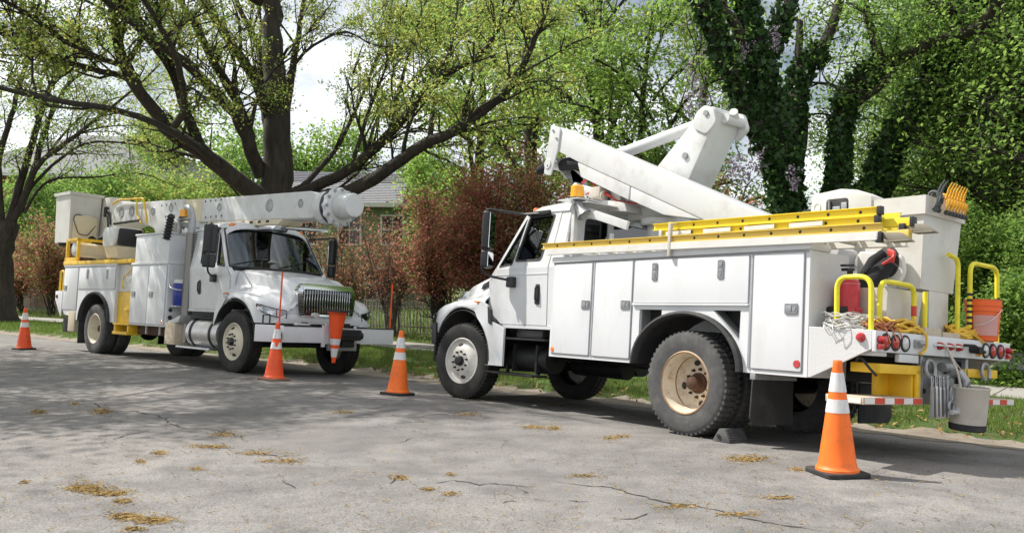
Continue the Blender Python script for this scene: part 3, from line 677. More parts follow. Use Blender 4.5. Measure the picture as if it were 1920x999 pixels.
# ---- left street tree
bl = at_px(6, -1.7); Y1 = bl.y
def q1(px, py, dy=0): return (px, py, Y1+dy)
L = [([tuple(bl+Vector((0, 0, -.1))), tuple(bl+Vector((0, 0, .5)))]+[tuple(pix(*p)) for p in (q1(3, 520), q1(8, 450), q1(18, 420))], [.75, .55, .42, .40, .40], 0)]
for a in [([q1(14, 430), q1(34, 360), q1(55, 286), q1(84, 189, -1), q1(109, 126, -1.5), q1(130, 40, -2)], .30, .07, 16), ([q1(16, 430), q1(45, 370), q1(66, 311, .3), q1(88, 235, .6), q1(126, 160, 1), q1(168, 126, 1.2), q1(215, 80, 1.4)], .27, .06, 16),
    ([q1(8, 440), q1(0, 380, -.4), q1(0, 294, -.8), q1(21, 219, -1.2), q1(42, 139, -1.6), q1(67, 84, -2), q1(90, 0, -2.4)], .25, .06, 14), ([q1(40, 390), q1(70, 312, -.5), q1(126, 267, -1.2), q1(189, 217, -2), q1(252, 166, -2.8), q1(300, 120, -3.2)], .20, .03, 16),
    ([q1(30, 405), q1(60, 350), q1(110, 300, -.6), q1(168, 268, -1.2), q1(252, 271, -2), q1(300, 290, -2.4), q1(350, 330, -2.8)], .13, .02, 12), ([q1(45, 400), q1(90, 340, .5), q1(180, 332, .8), q1(260, 325, 1), q1(330, 350, 1.2)], .10, .02, 10),
    ([q1(5, 420), q1(-40, 340), q1(-80, 240), q1(-120, 120)], .25, .06, 10), ([q1(60, 330), q1(130, 240), q1(200, 190), q1(262, 176)], .10, .02, 10), ([q1(66, 311), q1(150, 250, -1), q1(250, 235, -1.6), q1(330, 250, -2)], .09, .015, 10)]: L.append(limb_px(*a))
make_tree('street_tree', 'dark forking street tree at the far left edge of the photo', tuple(bl), L, 'bark', [('leaf_fresh', .6), ('leaf_olive', .4)], 22, dict(L=2.6, t0=.2, up=.3, kids=6), (10, (.22, .22, .10), .050))
# ---- ivy-clad trees behind the right truck
def ivy_tree(label, px0, d, limbs, seed, nl, leafm, top=9, extra=None):
    b_ = at_px(px0, d); Y2 = b_.y; LL = []
    for k, (pts, r0, r1, nt_) in enumerate(limbs):
        P = [tuple(pix(p[0], p[1], Y2+(p[2] if len(p) > 2 else 0))) for p in pts]; rs = list(np.linspace(r0, r1, len(P)))
        if k == 0: P = [tuple(b_+Vector((0, 0, -.1)))]+P; rs = [r0*1.25]+rs
        LL.append((P, rs, nt_))
    make_tree('ivy_tree', label, tuple(b_), LL, 'bark', leafm, seed, dict(L=1.4, t0=.35, up=.1, kids=4, spread=1.2), nl, group='ivy-clad trees behind the right truck', ivy=dict(top=top, n=360, size=.058, rmin=.14), step=.25)
ivy_tree('thickest ivy-clad trunk, splitting into several limbs above the folded boom', 1476, -5.6, [([(1478, 480), (1476, 400), (1468, 294), (1443, 189), (1415, 92), (1398, 0), (1390, -120)], .33, .15, 5), ([(1465, 330), (1430, 250), (1372, 134, -.3), (1342, 63, -.6), (1316, -5, -.9), (1290, -90, -1.2)], .20, .13, 7), ([(1425, 130), (1445, 82, .2), (1482, 8, .4), (1510, -60, .6)], .18, .12, 5),
    ([(1405, 90), (1372, 38, -.3), (1345, 10, -.5), (1310, -40, -.7)], .13, .07, 5), ([(1478, 320), (1490, 190, .5), (1500, 140, .7), (1536, 96, 1), (1556, 60, 1.2), (1580, -20, 1.5)], .20, .10, 6), ([(1490, 350, .3), (1505, 240, .5), (1498, 120, .8), (1500, 40, 1)], .13, .07, 4)], 31, (4, .16, .05), [('leaf_deep', .4), ('leaf_fresh', .6)])
ivy_tree('middle ivy-clad trunk whose long limb arches to the upper right', 1569, -6.4, [([(1569, 440), (1570, 349), (1584, 202), (1611, 155), (1661, 122, -.4), (1737, 84, -1), (1825, 55, -1.6), (1862, 15, -2), (1890, -50, -2.4)], .20, .07, 20), ([(1600, 200), (1650, 165, -.4), (1680, 130, -.7)], .09, .04, 6), ([(1655, 125, -.4), (1640, 80, -.2), (1625, 20, 0), (1610, -60, .2)], .12, .06, 10), ([(1600, 185), (1560, 160, .6), (1520, 155, 1)], .06, .02, 6)], 32, (6, .16, .05), [('leaf_deep', .3), ('leaf_fresh', .7)], top=7)
ivy_tree('slanting ivy-clad trunk leaning to the right beside the dense wood', 1625, -7.0, [([(1605, 440), (1640, 349), (1699, 219), (1762, 126), (1804, 42), (1832, -10), (1860, -90)], .26, .17, 12), ([(1800, 60), (1850, 70, -.4), (1910, 110, -.8), (1960, 140, -1)], .10, .03, 10), ([(1760, 130), (1780, 40, .4), (1770, -60, .6)], .1, .05, 8)], 33, (5, .16, .05), [('leaf_deep', .4), ('leaf_fresh', .6)], top=8)
# ---- generic background trees grown by rule
def wild_tree(name, label, base, h, spread, seed, leafm, leaf, nl=9, bark='bark', group=None, nt_=16, tl=1.6, lean=(0, 0), low=.25):
    rg = np.random.RandomState(seed); b_ = np.array(base); top = b_+np.array([lean[0], lean[1], h])
    LL = [([tuple(b_+(0, 0, -.2)), tuple(b_+(top-b_)*.3+rg.normal(0, .1, 3)), tuple(b_+(top-b_)*.65+rg.normal(0, .25, 3)), tuple(top)], [h*.026, h*.019, h*.011, .03], nt_)]
    for k in range(nl):
        f = low+(.9-low)*k/nl; p = b_+(top-b_)*f; a = k*2.4+rg.uniform(-.4, .4); R_ = spread*(1-.55*abs(f-.5))*rg.uniform(.75, 1.15)
        e = p+np.array([math.cos(a)*R_, math.sin(a)*R_, h*.16*rg.uniform(.6, 1.5)]); m_ = (p+e)/2+np.array([0, 0, .05*h])+rg.normal(0, .2, 3)
        LL.append(([tuple(p), tuple(m_), tuple(e)], [h*.010*(1.2-f), h*.006*(1.2-f)+.01, .02], nt_))
    return make_tree(name, label, tuple(base), LL, bark, leafm, seed, dict(L=tl, t0=.2, up=.15, kids=5, spread=1.2), leaf, group)
GB = 'trees beyond the gardens'
def wt(px, Y, *a, **k): x = (px-960)/1600*Y; return wild_tree('background_tree', a[0], (x, Y, gz(x, Y)), *a[1:], group=GB, **k)
wt(1000, 33, 'tall yellow-green tree above the windscreen pillar of the right truck', 16, 4.2, 41, [('leaf_olive', .5), ('leaf_bright', .5)], (7, (.36, .36, .14), .085), nl=11, tl=2.3, nt_=13)
wt(890, 40, 'bright green tree between the oak limbs and the red hedge', 15.5, 4.5, 42, [('leaf_bright', .8), ('leaf_olive', .2)], (8, (.42, .42, .16), .10), nl=10, tl=2.6, nt_=13)
wt(1130, 27, 'slender fresh green tree behind the elbow of the folded boom', 12.5, 3.2, 43, [('leaf_fresh', .6), ('leaf_olive', .4)], (6, (.32, .32, .10), .068), nl=10, tl=2.0, nt_=10)
wt(1225, 24, 'bright young tree with drooping sprays above the boom cylinder', 9.3, 2.7, 44, [('leaf_bright', .7), ('leaf_fresh', .3)], (7, (.28, .28, .09), .060), nl=11, tl=1.7, nt_=12)
wt(395, 60, 'rounded green tree seen between the oak limbs, left of its trunk', 12.5, 5.0, 45, [('leaf_fresh', .6), ('leaf_deep', .4)], (9, .5, .14), nl=10, tl=3, nt_=12)
wt(575, 75, 'far green tree just right of the oak trunk above the house roof', 13.5, 5, 46, [('leaf_fresh', 1.0)], (9, .5, .17), nl=9, tl=3, nt_=12)
wt(1310, 30, 'loose pale green tree behind the knuckle of the folded boom', 12, 3.4, 47, [('leaf_bright', .6), ('leaf_olive', .4)], (5, (.34, .34, .12), .065), nl=8, tl=2.0, nt_=8)
wt(240, 52, 'low green tree behind the turret of the left truck', 7.0, 4.6, 48, [('leaf_fresh', .6), ('leaf_deep', .4)], (10, .4, .11), nl=10, tl=2.4, nt_=13)
wt(120, 48, 'low leafy tree behind the raised basket of the left truck', 6.4, 3.8, 49, [('leaf_fresh', .6), ('leaf_deep', .4)], (9, .4, .10), nl=9, tl=2.2, nt_=13)
wild_tree('street_oak', 'oak across the street, left of the camera, shading the road', (-17.2, 13.6, gz(-17.2, 13.6)), 11.5, 7.2, 51, [('leaf_olive', .6), ('leaf_fresh', .4)], (9, .24, .075), nl=13, tl=3.2, nt_=15, low=.42)
wt(330, 50, 'green tree between the basket arm and the oak trunk', 6.4, 4.0, 52, [('leaf_fresh', .6), ('leaf_olive', .4)], (9, .4, .10), nl=9, tl=2.2, nt_=12)
# dense wood on the right
GW = 'dense trees at the right edge'
for k, (px, d, h, sp, lab) in enumerate([(1835, -10.0, 7.5, 2.4, 'dark leafy tree behind the yellow clamps on the bucket'), (1905, -8.6, 9, 2.6, 'tall green tree at the upper right corner'), (1985, -7.6, 9.5, 2.6, 'rightmost tree, mostly cut by the photo edge'), (1745, -13, 7.5, 2.6, 'low dark tree behind the raised bucket'), (1800, -18, 13, 3.4, 'tallest tree in the back of the dense wood'), (1900, -15, 13, 3.6, 'tall background tree of the wood at the right edge'), (1670, -24, 6.5, 2.2, 'low tree seen between the two right ivy trunks')]):
    p = at_px(px, d); wild_tree('wood_tree', lab, tuple(p), h, sp, 60+k, [('leaf_deep', .3), ('leaf_fresh', .45), ('leaf_bright', .25)] if k < 4 else [('leaf_fresh', .5), ('leaf_bright', .5)], (6, (.38, .38, .12), .048) if k < 6 else (7, (.34, .34, .14), .06), nl=15, tl=1.9, nt_=16 if k < 6 else 10, group=GW, low=.08)
def shrub(label, px, d, h, rad, seed, leafm, n=4, size=.05, bare=.35, stems=9, cl=180, name='shrub', group=None, sig=.16, pal=None):
    rg = np.random.RandomState(seed); b_ = at_px(px, d); rt = thing(name, label, 'shrub', Matrix.Translation(b_), group); lines = []; C = []
    for k in range(stems):
        a = rg.uniform(0, 6.283); r_ = rad*rg.uniform(.15, .8); e = np.array([math.cos(a)*r_*1.15, math.sin(a)*r_*1.15, h*rg.uniform(.55, 1.08)]); m_ = e*np.array([.35, .35, .45])+rg.normal(0, .12, 3)
        P, rr = spline([(rg.normal(0, .12), rg.normal(0, .12), -.05), tuple(m_), tuple(e)], .25, [.035, .022, .008], .8, rg); lines.append((P, rr, 5))
        l, c = twigs(P, rr, rg, 16, L=h*.26, t0=.28, up=.35, kids=4, spread=1.1); lines += l; C += c
    o = obj('stems', tubes_mesh('stems', lines), 'bark_pale' if pal else 'bark', rt); C = np.array(C); C = C[C[:, 2] > h*bare]
    lob = [(rg.uniform(-.75, .75)*rad, rg.uniform(-.75, .75)*rad, h*rg.uniform(bare+.1, .97), rg.uniform(.16, .42)) for _ in range(11)]; li = rg.randint(0, 11, cl)
    ex = np.array([[lob[i][0]+rg.normal(0, lob[i][3]), lob[i][1]+rg.normal(0, lob[i][3]), lob[i][2]+rg.normal(0, lob[i][3]*.8)] for i in li]).reshape(-1, 3); C = np.concatenate([C, ex])
    idx = rg.permutation(len(C)); k = 0
    for lm, fr in leafm:
        qq = idx[k:k+int(len(C)*fr)]; k += len(qq); obj('foliage', leaf_mesh('foliage', C[qq], rg, n, sig, size), lm, rt)
    return rt
GH = 'red-leaved shrubs along the garden fence'
RD = [('leaf_red', .48), ('leaf_redgreen', .34), ('leaf_fresh', .18)]
RR = [('leaf_red', .70), ('leaf_redgreen', .22), ('leaf_fresh', .08)]
shrub('dense dark red shrub beside the bonnet of the right truck', 905, -4.9, 4.2, 1.5, 81, RR, 9, .040, .26, 15, 480, group=GH)
shrub('tall red shrub left of the dense one, in front of the green house', 820, -5.0, 3.7, 1.2, 82, RR, 6, .040, .34, 12, 160, group=GH)
shrub('thin reddish shrub with bare lower stems above the white bumper', 735, -5.1, 3.1, 1.2, 83, [('leaf_red', .5), ('leaf_redgreen', .5)], 2, .04, .42, 12, 40, group=GH, pal=1)
shrub('nearly bare shrub next to the mirror of the left truck', 650, -5.2, 3.0, 1.3, 84, [('leaf_red', .35), ('leaf_redgreen', .65)], 2, .04, .40, 13, 40, group=GH, pal=1)
shrub('red shrub hidden behind the cab roof of the right truck', 1010, -5.4, 4.6, 1.3, 85, RD, 5, .042, .3, 10, 200, group=GH)
shrub('reddish shrub under the boom cylinder of the right truck', 1115, -6.2, 4.2, 1.4, 86, RD, 4, .042, .3, 10, 120, group=GH)
shrub('small red shrub at the foot of the thickest ivy trunk', 1345, -5.4, 3.7, .9, 87, RD, 5, .042, .4, 8, 120, group=GH)
shrub('brown-red shrub behind the rear of the left truck', 95, -5.2, 4.0, 2.0, 88, RD, 5, .055, .28, 12, 260, group=GH, sig=.22)
shrub('brown-red shrub between the left street tree and the fence', 40, -5.6, 3.6, 1.8, 89, RD, 4, .055, .30, 10, 200, group=GH, sig=.22)
shrub('red shrub under the yellow winch frame of the left truck', 215, -4.6, 3.3, 1.6, 90, RD, 6, .05, .2, 10, 260, group=GH, sig=.2)
shrub('bright green shrub rising over the red hedge beside the house roof', 835, -9, 4.8, 1.4, 91, [('leaf_bright', 1.0)], 9, .07, .45, 9, 220, sig=.2)
GU = 'green undergrowth at the right edge'
for k, (px, d, h, r_, lab) in enumerate([(1905, -5.2, 1.5, 1.2, 'leafy bush behind the silver rail'), (1800, -6.4, 2.4, 1.3, 'bush behind the orange bucket'), (1870, -6.3, 2.8, 1.3, 'bush above the black and yellow handle'), (1960, -5.6, 2.6, 1.3, 'bush cut by the right photo edge'), (1700, -7.0, 3.0, 1.4, 'bush behind the fibreglass bucket'), (1600, -6.2, 2.6, 1.3, 'bush behind the ladders')]):
    shrub(lab, px, d, h, r_, 100+k, [('leaf_fresh', .5), ('leaf_deep', .25), ('leaf_bright', .25)], 11, .036, .05, 9, 420, name='bush', group=GU, sig=.14)
def cover(name, label, zones, seed, size=.045):
    rg = np.random.RandomState(seed); C = []
    for s0, s1, d0, d1, n, h in zones:
        S = rg.uniform(s0, s1, n); D = rg.uniform(d0, d1, n); X_ = KP[0]+S*KT[0]+D*KN[0]; Y_ = KP[1]+S*KT[1]+D*KN[1]
        Z_ = np.interp(D, [a for a, _ in ZD], [c for _, c in ZD])-.02+rg.uniform(.02, h, n)*(.6+.4*np.sin(S*2.3)*np.cos(D*3.1)); C.append(np.stack([X_, Y_, Z_], 1))
    return tag(obj(name, leaf_mesh(name, np.concatenate(C), rg, 3, .05, size), 'leaf_fresh'), label, 'ground cover', kind='stuff')
cover('ground_ivy', 'low leafy ground cover beyond the pavement at the right', [(-8, 1, -7.0, -4.2, 5200, .5)], 120)
o = cover('leaf_litter', 'dry brown leaves under the hedge and on the verge edge', [(2, 22, -6.2, -4.3, 2600, .05), (26, 55, -6.2, -4.3, 2500, .05), (-2, 20, -.6, .25, 700, .03)], 121, .035); o.data.materials.clear(); o.data.materials.append(MAT['litter_tan'])
# hanging lilac racemes of a climbing vine
rg = np.random.RandomState(9); vt = thing('wisteria_vine', 'lilac flowering vine hanging from the thickest ivy-clad tree', 'vine', Matrix.Translation(at_px(1440, -5.2)))
Mi = vt.matrix_world.inverted()
for px, py, Y, ln in [(1300, 105, 17.6, .8), (1312, 140, 17.8, .7), (1292, 170, 17.5, .6), (1388, 290, 17.0, .55), (1402, 300, 17.1, .5), (1375, 300, 17.2, .4), (1490, 310, 16.6, .45), (1345, 210, 17.5, .4), (1420, 285, 17, .45), (1322, 60, 17.5, .6), (1455, 50, 17, .5), (1392, 80, 17.2, .4), (1330, 180, 17.4, .5)]:
    P = np.array(Mi @ pix(px, py, Y)); pts = np.stack([P+np.array([rg.normal(0, .07*(1-f)+.02), rg.normal(0, .07*(1-f)+.02), -ln*f]) for f in rg.uniform(0, 1, 46)]); obj('raceme', leaf_mesh('raceme', pts, rg, 3, .03, .024, aspect=.8), 'petal_lilac', vt)['kind'] = 'stuff'
st_ = []
for x0, y0, x1, y1 in [(1290, -20, 1305, 170), (1300, 0, 1330, 210), (1400, 200, 1380, 300), (1430, 150, 1410, 300), (1480, 200, 1492, 320), (1330, 20, 1300, 140), (1460, 0, 1452, 70)]:
    P = [np.array(Mi @ pix(x0+(x1-x0)*f+8*math.sin(f*9+x0), y0+(y1-y0)*f, 17.3)) for f in np.linspace(0, 1, 9)]; st_.append((np.array(P), np.full(9, .012), 4))
obj('vine_stem', tubes_mesh('vine_stem', st_), 'bark', vt)['kind'] = 'stuff'
# ================================================================== TRUCKS
TA = Matrix.Translation((2.641, 9.235, -.078)) @ Euler((.088, .016, 2.216), 'XYZ').to_matrix().to_4x4()
TB = Matrix.Translation((-8.046, 18.872, -.034)) @ Euler((-.066, 0, -.727), 'XYZ').to_matrix().to_4x4()

def tyre_bm(lugs=54, seg=48):
    prof = [(.295, -.10), (.318, -.128), (.40, -.142), (.465, -.138), (.500, -.125), (.512, -.110), (.514, -.06), (.505, -.055), (.505, -.045), (.514, -.04), (.514, .04), (.505, .045), (.505, .055), (.514, .06), (.512, .110), (.500, .125), (.465, .138), (.40, .142), (.318, .128), (.295, .10)]
    bm = lathe(prof, 'y', seg)
    bm2 = bmesh.new(); st = 2*math.pi/lugs
    for i in range(lugs):
        for sgn, off in ((1, 0), (-1, .5)):
            a0 = (i+off)*st; a1 = a0+st*.6
            def q(r, y, a): return bm2.verts.new((r*math.cos(a), sgn*y, r*math.sin(a)))
            lo = [q(.500, .062, a0+.01), q(.500, .062, a1+.01), q(.496, .126, a1), q(.496, .126, a0)]; hi = [q(.527, .064, a0+.012), q(.527, .064, a1+.008), q(.520, .121, a1-.004), q(.520, .121, a0+.004)]
            bm2.faces.new(hi)
            for k in range(4): bm2.faces.new((lo[k], lo[(k+1) % 4], hi[(k+1) % 4], hi[k]))
        a0 = i*st; a1 = a0+st*.72
        def q2(r, y, a): return bm2.verts.new((r*math.cos(a), y, r*math.sin(a)))
        lo = [q2(.505, -.036, a0), q2(.505, -.036, a1), q2(.505, .036, a1), q2(.505, .036, a0)]; hi = [q2(.5265, -.036, a0), q2(.5265, -.036, a1), q2(.5265, .036, a1), q2(.5265, .036, a0)]
        bm2.faces.new(hi)
        for k in range(4): bm2.faces.new((lo[k], lo[(k+1) % 4], hi[(k+1) % 4], hi[k]))
    return join(bm, bm2)
TYRE = {}
def wheel(root, x, y, z, side, kind, tyre_mat, rim_mat, hub_mat, steer=0, name='wheel'):
    """side +1 = outer face towards +y; kind 'front' convex, 'rear' dished, 'inner' plain"""
    w = sub(name, root, Matrix.Translation((x, y, z)) @ Matrix.Rotation(steer + (0 if side > 0 else math.pi), 4, 'Z') @ Matrix.Rotation(R(11), 4, 'Y'))
    if 'me' not in TYRE:
        o = part('tyre', tyre_bm(), tyre_mat, w, 40); TYRE['me'] = o.data; TYRE[tyre_mat] = o.data
    else:
        if tyre_mat not in TYRE:
            me = TYRE['me'].copy(); me.materials.clear(); me.materials.append(MAT[tyre_mat]); TYRE[tyre_mat] = me
        obj('tyre', TYRE[tyre_mat], None, w)
    if kind == 'inner': return w
    if kind == 'front':
        prof = [(.305, .10), (.318, .128), (.310, .136), (.296, .130), (.285, .10), (.262, .085), (.235, .100), (.195, .140), (.150, .150), (.0, .150)]
    else:
        prof = [(.305, .10), (.318, .128), (.310, .136), (.296, .130), (.287, .10), (.275, .03), (.262, -.06), (.235, -.105), (.16, -.100), (.145, -.09), (.0, -.09)]
    rim = part('rim', lathe(prof, 'y', 40), rim_mat, w, 35)
    if rim_mat == 'rim_rusty':
        part('rust_ring', lathe([(.297, .1305), (.308, .1375), (.3165, .130)], 'y', 40), 'rust_light', w, 60); part('rust_band', lathe([(.2628, -.055), (.2655, -.035), (.268, -.02)], 'y', 40), 'rust_light', w, 60)
    hh = .15 if kind == 'front' else -.09
    if kind == 'front':
        part('hub', lathe([(.0, .215), (.05, .212), (.062, .20), (.066, .16), (.072, .15)], 'y', 24), hub_mat, w, 40); nr, nl = .128, .035
    else:
        part('hub', join(lathe([(.0, .04), (.05, .04), (.07, .025), (.075, -.05), (.09, -.06), (.105, -.065), (.105, -.095)], 'y', 24)), hub_mat, w, 40); nr, nl = .142, .035
    for k in range(10):
        a = k*math.pi/5; part('lug_nut', xf(lathe([(.0, nl), (.010, nl), (.013, nl-.01), (.015, 0), (.019, 0)], 'y', 6), Matrix.Translation((nr*math.cos(a), hh, nr*math.sin(a)))), hub_mat, w, 40)
    hr = .222 if kind == 'front' else .205; hy = .117 if kind == 'front' else -.1015
    for k in range(2 if kind == 'front' else 4):
        a = math.pi/2+k*(math.pi if kind == 'front' else math.pi/2); M = Matrix.Translation((hr*math.cos(a), hy, hr*math.sin(a))) @ Matrix.Rotation(-a+math.pi/2, 4, 'Y')
        if kind == 'front': M = M @ Matrix.Rotation(R(42), 4, 'X')
        part('hand_hole', xf(lathe([(0, .012), (.030, .012), (.034, .004), (.034, -.01)], 'y', 18), M @ Matrix.Diagonal((1.15, 1, .82, 1))), 'black_rubber', w, 40)
    return w
def latch(door, x, y, z, sg, vert=False, s=1.0):
    w, h = (.135*s, .100*s) if not vert else (.075*s, .185*s)
    b1 = prism(rnd_poly([(x-w/2, z-h/2), (x+w/2, z-h/2), (x+w/2, z+h/2), (x-w/2, z+h/2)], .018), 'y', y-.01*sg, y+.010*sg, .003, 1)
    l = part('latch', b1, 'latch_metal', door, 40); 
    if not vert: part('latch_paddle', join(box(x-w*.05, x+w*.38, y+.010*sg, y+.016*sg, z-h*.28, z+h*.28, .003), cyl((x-w*.26, y+.008*sg, z), (x-w*.26, y+.016*sg, z), h*.2, 12)), 'grey_metal', door)
    else: part('latch_paddle', join(box(x-w*.27, x+w*.27, y+.010*sg, y+.016*sg, z+h*.10, z+h*.36, .003), box(x-w*.27, x+w*.27, y+.010*sg, y+.013*sg, z-h*.14, z+h*.04, .002), cyl((x, y+.008*sg, z-h*.28), (x, y+.016*sg, z-h*.28), w*.2, 12)), 'grey_metal', door)
    return l
def cab_w(z): # half width of the cab at height z
    return 1.00+.03*(z-1.03)/.75 if z < 1.78 else 1.03-.13*(z-1.78)/.74
def build_cab(root, xF, truckB):
    X = lambda a: xF+(a if a < .6 else .6+(a-.6)*.72)
    def side_map(sg, off): return lambda u, v: (X(u), sg*(cab_w(v)+off), v)
    # --- shell: rear wall, quarters, sill, roof, floor
    cab = sub('cab', root)
    zz = [1.03, 1.4, 1.78, 2.15, 2.48]
    outl = [(cab_w(z), z) for z in zz]+[(.83, 2.56), (.6, 2.63), (0, 2.655)]
    outl = outl + [(-y, z) for y, z in reversed(outl[:-1])]
    shell = plate(outl, [rnd_poly([(-.72, 2.0), (.72, 2.0), (.70, 2.42), (-.70, 2.42)], .06)], lambda u, v: (X(-1.95), u, v), lambda u, v: (X(-1.91), u, v))
    for sg in (1, -1):
        shell = join(shell, plate([(-1.95, 1.03), (-1.672, 1.03), (-1.672, 1.78), (-1.95, 1.78)], [], side_map(sg, 0), side_map(sg, -.05)),
            plate([(-1.95, 1.78), (-1.672, 1.78), (-1.745, 2.50), (-1.95, 2.50)], [], side_map(sg, 0), side_map(sg, -.05)),
            plate([(-1.95, 1.0), (-.62, 1.0), (-.62, 1.042), (-1.95, 1.042)], [], side_map(sg, .012), side_map(sg, -.06)),
            plate([(-.60, 1.80), (-.55, 1.80), (-1.00, 2.50), (-1.055, 2.50)], [], side_map(sg, .0), side_map(sg, -.07)),
            plate([(-.435, 1.1), (-.40, 1.1), (-.40, 1.66), (-.54, 1.80), (-.56, 1.80), (-.425, 1.64)], [], side_map(sg, -.003), side_map(sg, -.08)),
            plate([(-1.745, 2.50), (-1.0, 2.50), (-.98, 2.53), (-1.75, 2.53)], [], side_map(sg, .0), side_map(sg, -.07)))
    shell = join(shell, box(X(-1.92), X(-.42), -.95, .95, 1.02, 1.06, 0), box(X(-.50), X(-.44), -.94, .94, 1.05, 1.74, 0))
    part('cab_shell', shell, 'white_paint', cab, 30)
    rows = []
    for a, dz, dw in ((-1.955, -.10, .0), (-1.95, -.03, .0), (-1.90, 0, 0), (-1.5, .012, 0), (-1.15, .0, 0), (-1.0, -.035, -.01), (-.93, -.085, -.03), (-.925, -.12, -.03)):
        row = []
        for k in range(-8, 9):
            f = k/8; y = (.905+dw)*math.sin(f*math.pi/2)*.5+(.905+dw)*f*.5; e = abs(f)
            row.append((X(a+(.10*(1-e*e) if a > -1.1 else 0) - .04*(a > -1.1)), y, 2.665+dz-.165*e**4-.02*e*e))
        rows.append(row)
    part('roof', solid(grid(rows), -.025), 'white_paint', cab, 50)
    part('rear_window', plate(rnd_poly([(-.71, 2.01), (.71, 2.01), (.69, 2.41), (-.69, 2.41)], .06), [], lambda u, v: (X(-1.935), u, v), lambda u, v: (X(-1.925), u, v)), 'window_glass', cab, 0)
    # interior
    dash = join(box(X(-.78), X(-.50), -.93, .93, 1.55, 1.80, .04), box(X(-.95), X(-.7), .15, .75, 1.55, 1.76, .04))
    part('dashboard', dash, 'interior', cab)
    for sy in (.50, -.50): part('seat', join(box(X(-1.75), X(-1.2), sy-.27, sy+.27, 1.25, 1.48, .06), xf(box(-.07, .07, sy-.26, sy+.26, 0, .75, .05), Matrix.Translation((X(-1.72), 0, 1.45)) @ Matrix.Rotation(R(-8), 4, 'Y'))), 'seat_grey', cab)
    sw = [(math.cos(k*math.pi/12)*.23, math.sin(k*math.pi/12)*.23, 0) for k in range(24)]
    part('steering_wheel', xf(join(tube(sw, .017, 8, True), cyl((-.22, 0, -.01), (.22, 0, -.01), .014, 6), cyl((0, 0, -.02), (0, 0, -.35), .03, 8)), Matrix.Translation((X(-1.03), .5, 1.88)) @ Matrix.Rotation(R(-58), 4, 'Y')), 'black_plastic', cab)
    # windscreen
    def ws(u, v, off=0): # u -1..1 across, v 0..1 up
        e = u*u; b_ = Vector((X(-.36-.20*e), .985*u, 1.805)); tp = Vector((X(-.875-.135*e), .875*u, 2.53-.03*e)); return b_.lerp(tp, v)+Vector((off, 0, off*.6))
    part('windscreen', solid(grid([[ws(-1+k/8, j/4) for k in range(17)] for j in range(5)]), .006), 'window_glass', cab, 60)
    seal = [ws(-1+k/8, 0, .008) for k in range(17)]+[ws(1, j/6, .008) for j in range(1, 6)]+[ws(1-k/8, 1, .008) for k in range(17)]+[ws(-1, 1-j/6, .008) for j in range(1, 6)]
    part('windscreen_seal', tube(seal, .018, 6, True), 'black_rubber', cab, 50)
    for yy, e in ((.15, .75), (-.72, -.12)): part('wiper', [tube([ws(yy, .0, .03), ws(yy+.1, .16, .03)], .008, 5), tube([ws(yy-.28, .03, .025), ws(yy+.42, .26, .025)], .007, 5)], 'black_plastic', cab, 0)
    # roof marker lamps
    for yy in (-.72, -.22, 0, .22, .72): part('marker_lamp', xf(lathe([(0, .03), (.035, .024), (.05, 0), (.05, -.03)], 'z', 14), Matrix.Translation((X(-1.0), yy, 2.625-.05*abs(yy)**2)) @ Matrix.Diagonal((1, 1.5, 1, 1))), 'orange_lens', cab)
    # --- doors
    for sg in (1, -1):
        W1 = rnd_poly([(-.965, 1.885), (-1.49, 1.885), (-1.615, 2.462), (-1.105, 2.462)], .05)
        W2 = rnd_poly([(-.625, 1.81), (-.905, 1.845), (-1.045, 2.445)], .03)
        lower = [(-1.66, 1.05), (-.70, 1.05), (-.52, 1.16), (-.448, 1.30), (-.442, 1.62), (-.565, 1.78), (-1.664, 1.78)]
        upper = [(-1.664, 1.78), (-.565, 1.78), (-.60, 1.81), (-1.052, 2.495), (-1.738, 2.495)]
        bmd = join(plate(lower, [], side_map(sg, .006), side_map(sg, -.05)), plate(upper, [W1, W2], side_map(sg, .006), side_map(sg, -.05)))
        d = part('door', bmd, 'white_paint', root, 25)
        part('window_pane', plate(W1, [], side_map(sg, -.018), side_map(sg, -.024)), 'window_glass', d, 0)
        part('vent_pane', plate(W2, [], side_map(sg, -.014), side_map(sg, -.020)), 'window_glass', d, 0)
        def grow(P, g):
            c = Vector((sum(p[0] for p in P)/len(P), sum(p[1] for p in P)/len(P)))
            return [tuple(Vector(p)+(Vector(p)-c).normalized()*g) for p in P]
        part('window_seal', plate(grow(W1, .022), [grow(W1, -.012)], side_map(sg, .012), side_map(sg, -.012)), 'black_rubber', d, 0)
        part('vent_seal', plate(grow(W2, .014), [grow(W2, -.012)], side_map(sg, .011), side_map(sg, -.012)), 'black_rubber', d, 0)
        part('handle_cup', prism(rnd_poly([(X(-1.43), 1.31), (X(-1.52), 1.31), (X(-1.52), 1.57), (X(-1.43), 1.57)], .03), 'y', sg*1.0, sg*1.034, .004), 'black_plastic', d)
        part('handle', tube(arc_path([(X(-1.475), sg*1.03, 1.36), (X(-1.475), sg*1.062, 1.37), (X(-1.475), sg*1.062, 1.53), (X(-1.475), sg*1.03, 1.54)], .02), .013, 8), 'black_plastic', d)
        part('door_crease', plate([(-1.66, 1.695), (-.50, 1.695), (-.50, 1.705), (-1.66, 1.705)], [], side_map(sg, .012), side_map(sg, -.01)), 'white_paint', d, 0)
        # mirror
        ym = sg*1.30
        arm = arc_path([(X(-1.35), sg*.93, 2.50), (X(-1.05), sg*1.0, 2.50), (X(-.68), ym+sg*.04, 2.56), (X(-.62), ym+sg*.04, 2.45), (X(-.66), ym+sg*.04, 1.72), (X(-.75), ym-sg*.05, 1.66), (X(-.95), sg*1.05, 1.62)], .08)
